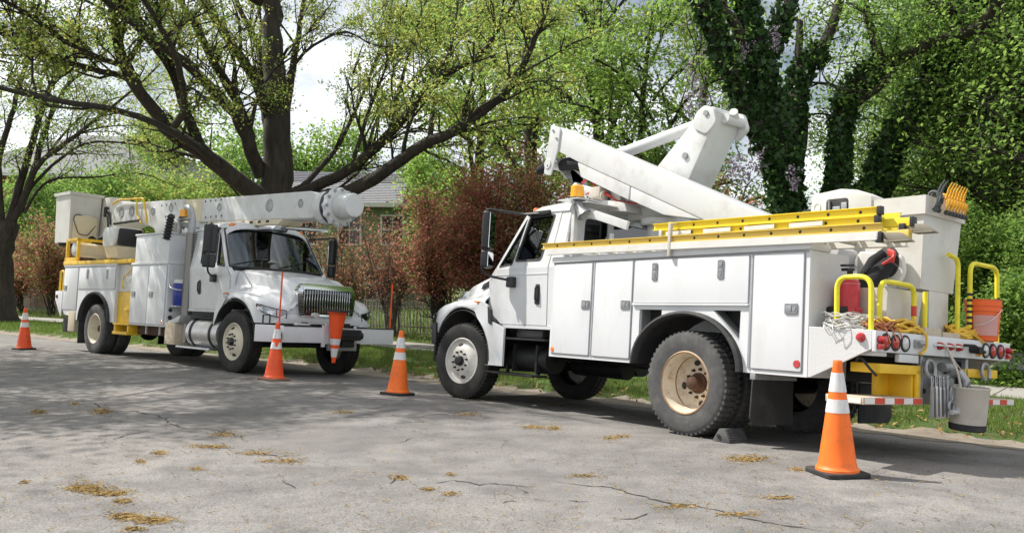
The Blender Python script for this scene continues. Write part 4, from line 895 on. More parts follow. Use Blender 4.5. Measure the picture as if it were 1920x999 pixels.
        mr = part('mirror', join(tube(arm, .017, 8), box(X(-1.02), X(-.88), sg*1.02, sg*1.10, 1.53, 1.67, .02), box(X(-1.52), X(-1.08), sg*.86, sg*.955, 2.475, 2.535, .02)), 'black_plastic', root)
        part('mirror_head', xf(box(-.05, .05, -.115, .115, -.25, .25, .035, 3), Matrix.Translation((X(-.70), ym+sg*.0, 2.27)) @ Matrix.Rotation(sg*R(32), 4, 'Z')), 'black_plastic', mr)
        part('lower_mirror_head', xf(box(-.05, .05, -.11, .11, -.115, .115, .035, 3), Matrix.Translation((X(-.70), ym+sg*.0, 1.885)) @ Matrix.Rotation(sg*R(32), 4, 'Z')), 'black_plastic', mr)
        part('mirror_pane', xf(box(-.056, -.05, -.095, .095, -.23, .23, 0), Matrix.Translation((X(-.70), ym, 2.27)) @ Matrix.Rotation(sg*R(32), 4, 'Z')), 'mirror_glass', mr, 0)
        part('lower_mirror_pane', xf(box(-.056, -.05, -.09, .09, -.095, .095, 0), Matrix.Translation((X(-.70), ym, 1.885)) @ Matrix.Rotation(sg*R(32), 4, 'Z')), 'mirror_glass', mr, 0)
    # --- bonnet: lofted sections, wheel arches cut into the lower edge
    st = [-.42, -.36, -.30, -.2, -.1, 0, .1, .2, .3, .4, .5, .58, .64, .70, .76, .82, .88, .94, 1.0, 1.06, 1.10]
    def itp(x, tab): return float(np.interp(x, [a for a, _ in tab], [c for _, c in tab]))
    def sect(x):
        zc = itp(x, [(-.42, 1.80), (0, 1.755), (.5, 1.675), (.8, 1.60), (.95, 1.54), (1.05, 1.46), (1.10, 1.40)])
        hw = itp(x, [(-.42, .86), (-.1, .80), (.3, .70), (.7, .60), (.95, .55), (1.1, .54)])
        yf = itp(x, [(-.42, 1.10), (-.2, 1.165), (.1, 1.185), (.6, 1.175), (.76, 1.14), (.88, 1.07), (.98, .97), (1.06, .85), (1.10, .76)])
        zf = itp(x, [(-.42, 1.42), (-.2, 1.385), (0, 1.37), (.3, 1.345), (.6, 1.285), (.8, 1.225), (.95, 1.17), (1.05, 1.13), (1.10, 1.11)])
        za = .555+math.sqrt(max(0, .70**2-x*x))*1.0 if abs(x) < .675 else .86
        if x < -.3: za = max(za, 1.17)
        zl = max(za, .86) if x > .55 else za
        zmid = (zc-.10)*.45+zf*.55
        return [(0, zc), (hw*.5, zc-.008), (hw*.86, zc-.03), (hw, zc-.075), (hw+.05, min(zmid, zc-.12)), (max(hw+.09, yf*.84), zf+.015), (yf*.93, zf-.005), (yf*.985, zf-.055), (yf, max(zf-.14, zl+.02)), (yf-.004, (max(zf-.14, zl+.02)+zl)/2), (yf-.008, zl)]
    def full(x):
        h = sect(x); return [(X(x), -y, z) for y, z in reversed(h[1:])]+[(X(x), y, z) for y, z in h]
    hood = part('bonnet', solid(grid([full(x) for x in st]), .018), 'white_paint', root, 42)
    # fender rear skirts and inner arches
    for sg in (1, -1):
        pts = [(-.30, 1.22), (-.45, 1.34), (-.58, 1.29), (-.66, 1.08), (-.94, .99), (-.945, .50), (-.575, .50)] if not truckB else [(-.30, 1.22), (-.42, 1.33), (-.55, 1.22), (-.66, 1.0), (-.72, .62), (-.66, .50)]
        for k in range(9):
            a = R(185-k*7.5); pts.append((.675*math.cos(a), .555+.68*math.sin(a)))
        pts = [p for p in pts]
        part('fender_skirt', plate(pts, [], lambda u, v: (X(u), sg*(1.175-.10*max(0, (-.45-u))), v), lambda u, v: (X(u), sg*(1.145-.10*max(0, (-.45-u))), v)), 'white_paint', root, 30)
        arch = [[(X(.68*math.cos(R(a))), sg*y, .555+.67*math.sin(R(a))) for a in range(0, 186, 12)] for y in (1.165, .72)]
        part('wheel_arch_liner', solid(grid(arch), .01), 'black_rubber', root, 50)
        if not truckB: part('skirt_vent', plate(rnd_poly([(-.60, 1.27), (-.68, 1.23), (-.70, 1.03), (-.635, 1.05)], .01), [], lambda u, v: (X(u), sg*1.168, v), lambda u, v: (X(u), sg*1.14, v)), 'black_plastic', root, 0)
        # bonnet side vent
        if sg > 0: part('bonnet_vent', plate(rnd_poly([(.06, 1.535), (-.24, 1.595), (-.22, 1.66), (.02, 1.60)], .015), [], lambda u, v: (X(u), sg*(itp(u, [(-.42, .865), (-.1, .81), (.3, .70)])+.065-(v-1.53)*.15), v), lambda u, v: (X(u), sg*.70, v)), 'black_plastic', root, 0)
        # headlamps wrap the front corner
        def sp(x, f): # point between crease rows on the section
            h = sect(x); k = min(int(f), len(h)-2); w_ = f-k; return (h[k][0]*(1-w_)+h[k+1][0]*w_, h[k][1]*(1-w_)+h[k+1][1]*w_)
        rows = []
        for j in range(4):
            row = []
            for i in range(9):
                x = .70+.40*i/8; yz = sp(x, 7.0+.9*(i/8)*.2); z0 = itp(x, [(.70, 1.17), (.85, 1.145), (1.0, 1.10), (1.1, 1.075)]); z1 = itp(x, [(.70, 1.13), (.85, 1.03), (1.0, .975), (1.1, .955)])
                yf_ = itp(x, [(.6, 1.175), (.76, 1.14), (.88, 1.07), (.98, .97), (1.06, .85), (1.10, .76)]); z = z0+(z1-z0)*j/3
                nx = .3+.7*i/8; row.append((X(x+.012*nx), sg*(yf_+.010), z))
            rows.append(row)
        hl = part('headlamp', solid(grid(rows), .01), 'headlight_inner', root, 50)
        rows2 = [[(p[0]+.010, p[1]+sg*.008, p[2]) for p in r_] for r_ in rows]
        part('lens', solid(grid(rows2), .004), 'clear_cover', hl, 50); part('lamp_rim', tube([Vector(p) for p in rows2[0]]+[Vector(r_[-1]) for r_ in rows2[1:3]]+[Vector(p) for p in reversed(rows2[3])]+[Vector(r_[0]) for r_ in reversed(rows2[1:3])], .007, 6, True), 'black_plastic', hl, 50)
        for f in (2, 5): 
            c_ = Vector(rows[1][f]).lerp(Vector(rows[2][f]), .5); nrm = Vector((.55 if f == 3 else .8, sg*(.8 if f == 3 else .55), 0)).normalized()
            part('bulb_reflector', xf(lathe([(0, .002), (.034, .004), (.055, .012), (.058, .006)], 'z', 18), Matrix.Translation(c_+nrm*.001) @ nrm.to_track_quat('Z', 'Y').to_matrix().to_4x4()), 'chrome', hl)
        part('side_marker', prism(rnd_poly([(X(-.36), 1.315), (X(-.28), 1.33), (X(-.28), 1.345), (X(-.36), 1.345)], .005), 'y', sg*1.10, sg*1.18, .003), 'orange_lens', root)
    # front panel under the grille
    part('front_apron', join(prism([(-1.02, .86), (1.02, .86), (.80, 1.02), (-.80, 1.02)], 'x', X(.9), X(1.12), .03), prism([(-.78, .98), (.78, .98), (.60, 1.42), (-.60, 1.42)], 'x', X(.85), X(1.06), .03)), 'white_paint', root)
    gr = sub('grille', root)
    o_ = rnd_poly([(-.555, 1.00), (.555, 1.00), (.61, 1.40), (.52, 1.545), (-.52, 1.545), (-.61, 1.40)], .06); i_ = rnd_poly([(-.47, 1.05), (.47, 1.05), (.51, 1.40), (.47, 1.455), (-.47, 1.455), (-.51, 1.40)], .03)
    def gm(dx): return lambda u, v: (X(1.155+dx-.10*max(0, v-1.4)-.12*u*u), u, v)
    part('grille_surround', plate(o_, [i_], gm(.03), gm(-.12)), 'chrome', gr, 20)
    part('grille_backing', plate(i_, [], gm(-.06), gm(-.08)), 'black_plastic', gr, 0)
    for k in range(19):
        y = -.468+k*.052; hz = 1.452 if abs(y) < .47 else 1.44
        part('grille_bar', xf(box(-.02, .02, -.009, .009, 1.055, hz-.03*abs(y), .006), Matrix.Translation((X(1.15-.12*y*y), y, 0))), 'chrome', gr)
    return cab
def chassis(root, xF, x_rear):
    for sg in (1, -1): part('frame_rail', box(x_rear, xF+1.05, sg*.40, sg*.48, .66, .90, .01), 'dark_metal', root)
    cm = box(x_rear+.2, x_rear+.3, -.4, .4, .68, .86, 0)
    for x in rng(0, xF, .9)[1:]: cm = join(cm, box(x-.05, x+.05, -.4, .4, .68, .86, 0))
    part('cross_member', cm, 'dark_metal', root, 0)
    part('rear_axle', join(cyl((0, -1.0, .525), (0, 1.0, .525), .085, 14), lathe([(0, -.2), (.14, -.17), (.21, -.05), (.21, .05), (.14, .17), (0, .2)], 'x', 20, (0, 0, .525))), 'dark_metal', root)
    part('front_axle', box(xF-.06, xF+.06, -.95, .95, .43, .54, .02), 'dark_metal', root)
    part('drive_shaft', cyl((.2, 0, .56), (xF-.7, 0, .72), .055, 12), 'dark_metal', root)
    part('engine', join(box(xF-.75, xF+.75, -.40, .40, .60, 1.35, .06), box(xF-1.5, xF-.7, -.22, .22, .60, 1.0, .05)), 'dark_metal', root)
    for sg in (1, -1):
        P = [(-.75+i*.15, sg*.52, .60+.16*((i-5)/5)**2) for i in range(11)]
        part('leaf_spring', tube(P, .035, 6), 'dark_metal', root, 0); part('leaf_spring', tube([(p[0]+xF, p[1], p[2]-.02) for p in P], .03, 6), 'dark_metal', root, 0)
def wheels(root, xF, front_side, steer, mats):
    """mats: rear tyre, rear rim, front tyre, front rim, hubs"""
    M = root.matrix_world
    for sg in (1, -1):
        for x, y, k in ((xF, 1.02, 'front'), (0, 1.06, 'rear'), (0, .745, 'inner')):
            p = M @ Vector((x, sg*y, 0)); dz = gz(p.x, p.y)-p.z
            wheel(root, x, sg*y, .519+dz, sg, k, mats[2] if k == 'front' else mats[0], mats[3] if k == 'front' else mats[1], mats[4] if k == 'front' else mats[5], steer if k == 'front' else 0)
def cab_door_panel(root, x0, x1, z0, z1, y, sg, name='cabinet_door', material='white_body', th=.016, rad=.012):
    return part(name, prism(rnd_poly([(x0, z0), (x1, z0), (x1, z1), (x0, z1)], rad, 2), 'y', y, y+sg*th, .004), material, root)
def arch_pts(rx, rz, z0, n=18, x0=0):
    return [(x0+rx*math.cos(math.pi*k/n), z0+rz*math.sin(math.pi*k/n)) for k in range(n+1)]

# ------------------------------------------------------------------ truck A (right, bucket truck seen from behind)
A = thing('bucket_truck', 'white bucket truck seen from behind carrying yellow ladders, boom folded above it', 'truck', TA, 'utility trucks at the kerb')
XA = 4.118
chassis(A, XA, -1.95); build_cab(A, XA, False)
wheels(A, XA, 1, R(11), ('tyre_worn', 'rim_rusty', 'tyre_dark', 'rim_white', 'black_plastic', 'rust'))
# utility body, both sides
for sg in (1, -1):
    yo, yi = sg*1.205, sg*.60
    ar = arch_pts(.71, .545, .68)
    outer = [(2.13, .68)]+ar+[(-1.40, .68), (-1.40, 1.80), (2.13, 1.80)]
    po1 = [(.655, .995), (.655, 1.255), (.335, 1.255), (.335, 1.20), (.60, .985)]; po2 = [(-.34, 1.255), (-.67, 1.255), (-.665, .955)]
    body = part('utility_body', plate(outer, [po1, po2], lambda u, v: (u, yo, v), lambda u, v: (u, yo-sg*.04, v)), 'white_body', A, 0)
    inner = join(box(2.10, 2.13, yi, yo-sg*.042, .68, 1.80, .004), box(-1.40, -1.37, yi, yo-sg*.042, .68, 1.80, .004), box(-1.37, 2.10, yi, yi+sg*.03, .90, 1.80, 0), box(-1.39, 2.12, yi, yo-sg*.0, 1.775, 1.80, 0), box(.75, 2.1, yi+sg*.03, yo-sg*.042, .681, .70, 0), box(-1.37, -.75, yi+sg*.03, yo-sg*.042, .681, .70, 0))
    part('body_panel', inner, 'white_body', A, 0)
    part('top_rail', box(-1.41, 2.14, yo-sg*.30, yo+sg*.022, 1.802, 1.868, .008), 'white_body', A)
    for po in (po1, po2): part('chock_pocket', plate(po, [], lambda u, v: (u, yo-sg*.17, v), lambda u, v: (u, yo-sg*.18, v)), 'dark_metal', body, 0)
    for po in (po1, po2):
        bmw = bmesh.new(); n = len(po); a = [bmw.verts.new((p[0], yo-sg*.041, p[1])) for p in po]; c = [bmw.verts.new((p[0], yo-sg*.17, p[1])) for p in po]
        for i in range(n): bmw.faces.new((a[i], a[(i+1) % n], c[(i+1) % n], c[i]))
        part('pocket_lining', bmw, 'grey_metal', body, 0)
    for x0, x1, z0, z1, ls in ((2.085, 1.425, .725, 1.775, [(1.50, 1.30, 0)]), (1.365, .775, .725, 1.775, [(.855, 1.30, 0)]), (.735, -.755, 1.325, 1.775, [(.44, 1.65, 1), (-.43, 1.65, 1)]), (-.815, -1.345, .725, 1.775, [(-1.235, 1.275, 0)])):
        d = cab_door_panel(A, x1, x0, z0, z1, yo, sg)
        for lx, lz, v in ls: latch(d, lx, yo+sg*.018, lz, sg, v)
        part('door_gasket', plate([(x0+.012, z0-.012), (x1-.012, z0-.012), (x1-.012, z1+.012), (x0+.012, z1+.012)], [[(x0-.03, z0+.03), (x1+.03, z0+.03), (x1+.03, z1-.03), (x0-.03, z1-.03)]], lambda u, v: (u, yo+sg*.003, v), lambda u, v: (u, yo, v)), 'grey_metal', d, 0)
    for hx in (1.395, -.783): part('hinge_rod', cyl((hx, yo+sg*.008, .72), (hx, yo+sg*.008, 1.78), .010, 8), 'aluminium', A)
    part('drip_rail', box(-.77, .75, yo+sg*.0, yo+sg*.03, 1.298, 1.318, .004), 'white_body', A)
    fl = [[(.70*math.cos(a_)*s_, y, .68+.545*math.sin(a_)*s_-.0) for a_ in [math.pi*k/24 for k in range(25)]] for y, s_ in ((yo-sg*.02, 1.035), (yo+sg*.05, 1.03), (yo+sg*.062, .985), (yo+sg*.045, .955), (yo-sg*.03, .955))]
    part('fender_flare', solid(grid(fl), .006), 'black_rubber', A, 60)
    part('wheel_well', solid(grid([[(.70*math.cos(math.pi*k/16), y, .68+.54*math.sin(math.pi*k/16)) for k in range(17)] for y in (yo-sg*.04, sg*.55)]), .008), 'black_rubber', A, 60)
    part('orange_reflector', lathe([(0, .006), (.026, .006), (.031, 0)], 'y', 18, (2.055, yo+sg*.017, .765)) if sg > 0 else lathe([(0, -.006), (.026, -.006), (.031, 0)], 'y', 18, (2.055, yo+sg*.017, .765)), 'orange_lens', A)
    part('red_reflector', lathe([(0, sg*.006), (.032, sg*.006), (.037, 0)], 'y', 18, (-1.305, yo+sg*.017, .79)), 'red_lens', A)
    mf = part('mud_flap', xf(prism(rnd_poly([(sg*.575, .20), (sg*1.16, .20), (sg*1.225, .26), (sg*1.20, .64), (sg*.575, .64)], .02), 'x', -.835, -.82, .003), Matrix.Identity(4)), 'black_rubber', A)
    part('flap_bracket', box(-.86, -.80, sg*.56, sg*1.205, .62, .68, .006), 'grey_metal', A)
    # tail shelf side gusset
    part('diamond_plate', prism([(-1.415, 1.122), (-2.0, 1.11), (-2.0, .955), (-1.44, .685), (-1.415, .685)], 'y', yo-sg*.012, yo+sg*.012, .003), 'diamond_plate', A, 0)
    dome = part('side_marker_lamp', lathe([(0, sg*.045), (.022, sg*.04), (.038, sg*.02), (.042, 0), (.048, -.002)], 'y', 18, (-1.905, yo+sg*.012, 1.045)), 'red_lens', A)
part('bed_floor', box(-1.38, 2.1, -.60, .60, .92, .97, .005), 'grey_metal', A)
part('tail_deck', box(-2.0, -1.41, -1.19, 1.19, 1.075, 1.11, .004), 'diamond_plate', A, 0)
part('rear_bulkhead', box(-1.36, -1.33, -.6, .6, .9, 1.25, .004), 'white_body', A, 0)
bmp = part('rear_bumper', box(-2.035, -2.0, -1.215, 1.215, .935, 1.108, .006), 'white_body', A)
def lamp(y, z, r, m_, root=A, x=-2.036):
    l = part('tail_lamp', lathe([(0, -.022), (r*.7, -.018), (r*.95, -.008), (r, 0)], 'x', 24, (x, y, z)), m_, root)
    part('grommet', lathe([(r, -.012), (r*1.1, -.016), (r*1.22, -.010), (r*1.25, 0)], 'x', 24, (x, y, z)), 'black_rubber', l)
for y, m_ in ((1.07, 'red_lens'), (.92, 'red_lens'), (.765, 'clear_lens'), (-.69, 'clear_lens'), (-.84, 'red_lens'), (-1.0, 'red_lens')): lamp(y, 1.02, .058, m_)
for y in (1.17, -1.14): part('corner_lamp', join(box(-2.07, -2.036, y-.03, y+.03, .955, 1.0, .005), lathe([(0, -.06), (.02, -.055), (.03, -.03), (.032, 0)], 'x', 16, (-2.036, y, 1.035))), 'red_lens', A)
for y in (.21, .03, -.13):
    l = part('center_lamp', lathe([(0, -.05), (.025, -.045), (.034, -.02), (.036, 0)], 'x', 16, (-2.036, y-.02, 1.025)), 'red_lens', A)
    part('lamp_guard', tube(arc_path([(-2.036, y+.07, 1.03), (-2.085, y+.03, 1.03), (-2.085, y-.05, 1.02), (-2.036, y-.08, 1.02)], .02), .010, 6), 'aluminium', l)
part('safety_hasp', join(box(-2.06, -2.036, .50, .62, .99, 1.06, .006), cyl((-2.07, .52, 1.03), (-2.07, .60, 1.03), .02, 8)), 'grey_metal', A)
part('trailer_socket', join(cyl((-2.036, -.40, 1.02), (-2.13, -.40, 1.01), .035, 12), tube([(-2.06, -.22, 1.05), (-2.12, -.3, 1.05), (-2.12, -.5, 1.0), (-2.05, -.58, .99)], .014, 6)), 'dark_metal', A)
part('amber_lamp', cyl((-2.045, -.53, .985), (-2.075, -.53, .985), .025, 14), 'amber', A)
# structure under the deck
part('hitch_plate', join(box(-1.90, -1.86, -.46, .42, .50, .93, .005), box(-1.99, -1.90, .36, .41, .55, .93, .004), box(-1.99, -1.90, -.46, -.41, .55, .93, .004)), 'grey_metal', A)
part('plate_bolt', [*[cyl((-1.90, y, z), (-1.925, y, z), .022, 6) for y in (.2, 0, -.2, -.32) for z in (.62, .80)]], 'dark_metal', A)
part('pintle_hook', join(cyl((-1.9, 0, .70), (-2.06, 0, .70), .05, 12), tube([(-2.06+.0, 0, .78), (-2.14, 0, .80), (-2.19, 0, .73), (-2.17, 0, .65), (-2.10, 0, .62), (-2.05, 0, .64)], [.03, .035, .035, .03, .025, .02], 10), cyl((-2.02, .10, .84), (-2.02, -.10, .84), .045, 10)), 'grey_metal', A)
for y in (.30, -.74): part('tow_ring', tube([(-2.02+.01*math.cos(a), y+.08*math.sin(a), .815+.08*math.cos(a)) for a in [R(k*20) for k in range(-7, 9)]], .018, 8), 'grey_metal', A)
part('step_pocket', [box(-2.0, -1.75, .98, 1.16, .90, .945, .006), box(-2.02, -1.98, .50, .82, .86, .93, .006)], 'white_body', A)
# outriggers
for sg, yb in ((1, 0), (-1, 0)):
    og = part('outrigger', join(box(-1.99, -1.72, sg*.40, sg*1.06, .76, .84, .008), box(-1.96, -1.74, sg*.42, sg*.50, .56, .76, .006), box(-1.99, -1.965, sg*.40, sg*.47, .54, .80, .004), box(-1.75, -1.72, sg*.45, sg*.72, .56, .76, .004)), 'yellow', A)
    pad = part('outrigger_pad', box(-2.02, -1.68, sg*.42, sg*1.35, .505, .565, .005), 'wood', og)
    for k in range(6): part('tape_strip', box(-2.026, -2.0205, sg*(.44+k*.15), sg*(.585+k*.15), .512, .558, 0), 'tape_red' if k % 2 == 0 else 'tape_white', og, 0)
    part('tape_strip', box(-2.0, -1.7, sg*1.351, sg*1.356, .512, .556, 0), 'tape_white', og, 0)
part('hydraulic_hose', tube(arc_path([(-1.72, 1.0, .82), (-1.85, 1.14, .90), (-1.95, 1.16, .80), (-1.95, 1.05, .74)], .08), .012, 6), 'black_rubber', A)
# grab handles
def handle(pts, material='yellow_rail', r=.022, rad=.11): return part('grab_handle', tube(arc_path(pts, rad, 8), r, 12), material, A, 60)
handle([(-1.64, 1.15, 1.10), (-1.63, 1.15, 1.555), (-1.945, 1.15, 1.555), (-1.955, 1.15, 1.10)])
h2 = handle([(-1.93, .99, 1.10), (-1.93, .985, 1.535), (-1.93, .43, 1.535), (-1.93, .425, 1.10)])
part('tape_band', cyl((-1.93, .427, 1.27), (-1.93, .428, 1.36), .0235, 12), 'tape_red', h2)
handle([(-1.93, .24, 1.10), (-1.93, .235, 1.50)], r=.022)
handle([(-1.93, -.36, 1.10), (-1.93, -.36, 1.86), (-1.93, -.17, 1.88)])
h3 = handle([(-1.93, -.60, 1.10), (-1.93, -.60, 1.85), (-1.93, -1.16, 1.85), (-1.93, -1.17, 1.10)])
for yy in (-.60, -1.165):
    for k in range(7): part('tape_band', cyl((-1.93, yy, 1.20+k*.055), (-1.93, yy-.001, 1.226+k*.055), .0235, 12), 'black_rubber', h3)
# cab guard, mast, lamps
gd = part('cab_guard', join(box(2.085, 2.14, .88, .96, 1.868, 2.60, .006), box(2.09, 2.135, -.98, .98, 2.49, 2.56, .006), box(1.86, 2.13, -.96, .96, 2.56, 2.575, .004), box(2.085, 2.14, -.96, -.88, 1.868, 2.56, .006), box(2.09, 2.13, .28, .36, 1.868, 2.49, .006), xf(box(-.9, .0, .86, .90, -.05, .05, .005), Matrix.Translation((2.09, 0, 2.50)) @ Matrix.Rotation(R(-17), 4, 'Y')), box(1.93, 2.30, .62, 1.05, 2.60, 2.616, .004)), 'boom_white', A)
def beacon(x, y, z, parent, s=1): 
    b_ = part('beacon', lathe([(0, .155*s), (.06*s, .152*s), (.072*s, .14*s), (.075*s, .02*s)], 'z', 24, (x, y, z)), 'amber', parent); part('beacon_base', lathe([(.08*s, .022*s), (.085*s, .0), (.0, 0)], 'z', 24, (x, y, z)), 'black_plastic', b_); return b_
beacon(2.10, .92, 2.617, A, 1.15)
beacon(.85, .55, 2.165, A, .8)
part('beacon_stand', cyl((.85, .55, 1.80), (.85, .55, 2.165), .03, 10), 'boom_white', A)
part('work_lamp', xf(join(lathe([(0, 0), (.05, 0), (.055, .02), (.06, .10), (.095, .19), (.09, .19), (.055, .11), (.0, .09)], 'z', 24), box(-.02, .02, -.075, .075, -.05, .02, .005)), Matrix.Translation((2.03, .97, 2.56)) @ Matrix.Rotation(R(215), 4, 'Y') @ Matrix.Rotation(R(10), 4, 'X')), 'grey_metal', A)
# pedestal and booms
bx_ = lambda *a, **k: box(*a, **k)
part('pedestal', join(cyl((1.45, 0, .97), (1.45, 0, 2.38), .24, 28, .01), lathe([(.30, 2.34), (.32, 2.36), (.32, 2.42), (.30, 2.44), (0, 2.44)], 'z', 28, (1.45, 0, 0))), 'boom_white', A)
part('turret', join(prism([(1.95, 2.44), (1.1, 2.44), (1.0, 2.55), (1.25, 2.95), (1.75, 2.95), (2.0, 2.75)], 'y', -.34, -.30, .005), prism([(1.95, 2.44), (1.1, 2.44), (1.0, 2.55), (1.25, 2.95), (1.75, 2.95), (2.0, 2.75)], 'y', .14, .18, .005), cyl((1.5, -.36, 2.78), (1.5, .2, 2.78), .06, 16)), 'boom_white', A)
lb = part('lower_boom', prism([(.80, 3.72), (.86, 3.70), (1.12, 3.46), (1.68, 2.98), (1.74, 2.62), (1.25, 2.60), (1.02, 2.88), (.70, 3.46), (.66, 3.62)], 'y', -.34, .12, .014), 'boom_white', A)
part('knuckle_plate', [prism(rnd_poly([(.93, 3.66), (.80, 3.74), (.66, 3.68), (.62, 3.50), (.76, 3.38), (.98, 3.50)], .05), 'y', .121, .15, .005), prism(rnd_poly([(.93, 3.66), (.80, 3.74), (.62, 3.70), (.55, 3.50), (.70, 3.38), (.98, 3.50)], .05), 'y', -.40, -.341, .005)], 'boom_white', lb)
part('pivot_pin', [cyl((.76, .13, 3.63), (.76, .17, 3.63), .035, 16, .004), cyl((1.08, .12, 3.17), (1.08, .145, 3.17), .04, 16, .004)], 'grey_metal', lb)
part('knuckle_tube', [cyl((.62, -.335, 3.585), (.62, -.02, 3.585), .058, 20), cyl((.62, -.20, 3.60), (.55, -.08, 3.66), .05, 18), cyl((.72, -.32, 3.67), (.72, .10, 3.67), .045, 16)], 'boom_white', lb)
part('leveling_cylinder', join(cyl((2.62, -.10, 3.40), (1.05, -.10, 3.60), .078, 20, .01), cyl((2.9, -.10, 3.365), (2.6, -.10, 3.40), .045, 14)), 'boom_white', A)
part('lower_strut', cyl((2.0, -.12, 2.88), (1.3, -.12, 3.12), .06, 16), 'boom_white', A)
def ub(x, o): return 2.45+.431*x+o
up = part('upper_boom', prism([(3.12, 3.80), (3.16, 3.70), (3.02, 3.43), (2.58, ub(2.58, -.34)), (-1.15, ub(-1.15, -.34)), (-1.25, ub(-1.25, -.02)), (-1.15, ub(-1.15, 0))], 'y', .20, .52, .016), 'boom_white', A)
cv = part('boom_cover', prism([(2.60, 3.22), (2.52, 3.02), (1.62, 2.63), (1.60, ub(1.60, -.345)), (2.55, ub(2.55, -.345))], 'y', .19, .515, .010), 'boom_white', up)
part('boom_cover', prism([(1.585, 2.625), (1.03, 2.40), (.45, ub(.45, -.345)), (1.585, ub(1.585, -.345))], 'y', .19, .515, .010), 'boom_white', up)
part('boom_end_plate', [prism(rnd_poly([(3.16, 3.82), (2.96, 3.74), (3.0, 3.42), (3.12, 3.10), (3.26, 3.14), (3.22, 3.45)], .04), 'y', .521, .545, .004), prism(rnd_poly([(3.16, 3.82), (2.96, 3.74), (3.0, 3.42), (3.12, 3.10), (3.26, 3.14), (3.22, 3.45)], .04), 'y', .175, .199, .004)], 'boom_white', up)
part('boom_bolt', [*[cyl((x, .545, z), (x, .56, z), .018, 8) for x, z in ((3.1, 3.72), (3.02, 3.60), (3.17, 3.24))]], 'grey_metal', up)
part('boom_lug', join(prism(rnd_poly([(3.30, 3.30), (3.10, 3.40), (2.98, 3.20), (2.85, 2.92), (2.68, 2.88), (2.68, 3.05), (2.9, 3.2), (3.1, 3.14)], .04), 'y', .26, .32, .006), cyl((3.18, .18, 3.27), (3.18, .56, 3.27), .065, 18, .006), cyl((2.76, .2, 2.94), (2.76, .40, 2.94), .05, 16)), 'boom_white', up)
part('hose_boot', tube([(3.68, .30, 3.28), (3.5, .30, 3.315), (3.2, .32, 3.30), (2.95, .36, 3.275), (2.60, .42, 3.245)], [.06, .085, .09, .088, .085], 14), 'black_cloth', up)
part('boom_cylinder', join(cyl((2.72, .30, 2.90), (1.75, .24, 2.66), .07, 18, .008), cyl((1.8, .24, 2.66), (1.4, .2, 2.58), .04, 12), box(1.88, 2.06, .20, .40, 2.52, 2.80, .02)), 'boom_white', A)
part('boom_rest', join(prism([(2.6, 2.60), (1.7, 2.50), (1.75, 2.62), (2.2, 2.70), (2.55, 2.72)], 'y', .0, .45, .01), lathe([(0, -.03), (.18, -.02), (.22, 0), (.2, .02), (0, .02)], 'z', 20, (2.25, .25, 2.62))), 'boom_white', A)
part('hydraulic_line', [tube(arc_path([(2.55, .46, 2.95), (2.35, .50, 3.0), (2.25, .46, 2.82), (2.0, .44, 2.72)], .1), .016, 6), tube(arc_path([(2.5, .42, 2.80), (2.2, .44, 2.86), (1.95, .42, 2.66), (1.6, .38, 2.60)], .1), .011, 6)], 'red_hose', A)
part('valve_block', join(box(2.14, 2.34, .36, .52, 2.72, 2.86, .02), cyl((2.34, .44, 2.78), (2.12, .44, 2.74), .07, 14)), 'canvas', A)
# bucket, cover and hoses
def tapered(x0, x1, y0, y1, z0, z1, t, w=.05):
    bm = bmesh.new(); lo = [(x0+t, y0+t), (x1-t, y0+t), (x1-t, y1-t), (x0+t, y1-t)]; hi = [(x0, y0), (x1, y0), (x1, y1), (x0, y1)]
    a = [bm.verts.new((p[0], p[1], z0)) for p in lo]; c = [bm.verts.new((p[0], p[1], z1)) for p in hi]
    bm.faces.new(a[::-1]); bm.faces.new(c)
    for i in range(4): bm.faces.new((a[i], a[(i+1) % 4], c[(i+1) % 4], c[i]))
    return bev(bm, w, 4)
bk = sub('bucket', A, Matrix.Translation((.36, -.62, .10)))
part('bucket_shell', tapered(-2.24, -1.62, .08, .80, 1.44, 2.26, .055, .16), 'bucket_white', bk, 50)
part('bucket_lip', join(tapered(-2.262, -1.60, .055, .825, 2.12, 2.29, .008, .065)), 'bucket_white', bk, 50)
part('bucket_side_pocket', prism(rnd_poly([(-1.62, 1.44), (-2.02, 1.44), (-2.10, 1.58), (-2.06, 1.76), (-1.62, 1.80)], .06), 'y', .80, .86, .03, 3), 'bucket_white', bk, 50)
part('hose_recess', xf(lathe([(0, .008), (.13, .008), (.14, 0)], 'y', 24), Matrix.Translation((-1.93, .856, 1.68)) @ Matrix.Diagonal((.85, 1, 1.1, 1))), 'black_rubber', bk)
part('tool_tray', tapered(-1.66, -1.15, .30, .78, 2.02, 2.36, .02, .03), 'bucket_white', bk, 50)
tt = part('control_cover', prism(rnd_poly([(-1.07, 2.06), (-1.74, 2.06), (-1.74, 2.33), (-1.60, 2.40), (-1.42, 2.43), (-1.10, 2.40)], .012), 'y', .58, .84, .012, 2), 'bucket_white', bk, 50)
part('cover_window', prism(rnd_poly([(-1.26, 2.18), (-1.50, 2.18), (-1.50, 2.335), (-1.26, 2.335)], .035), 'y', .838, .844, .001), 'black_rubber', tt)
part('control_lever', join(box(-1.42, -1.34, .844, .858, 2.185, 2.255, .004), box(-1.49, -1.43, .844, .855, 2.19, 2.29, .004), cyl((-1.30, .844, 2.2), (-1.30, .858, 2.32), .012, 8)), 'grey_metal', tt)
part('cover_dimple', xf(lathe([(0, -.01), (.028, -.006), (.036, .004), (.04, 0)], 'y', 18), Matrix.Translation((-1.16, .842, 2.26)) @ Matrix.Diagonal((1, 1, 1.25, 1))), 'bucket_white', tt)
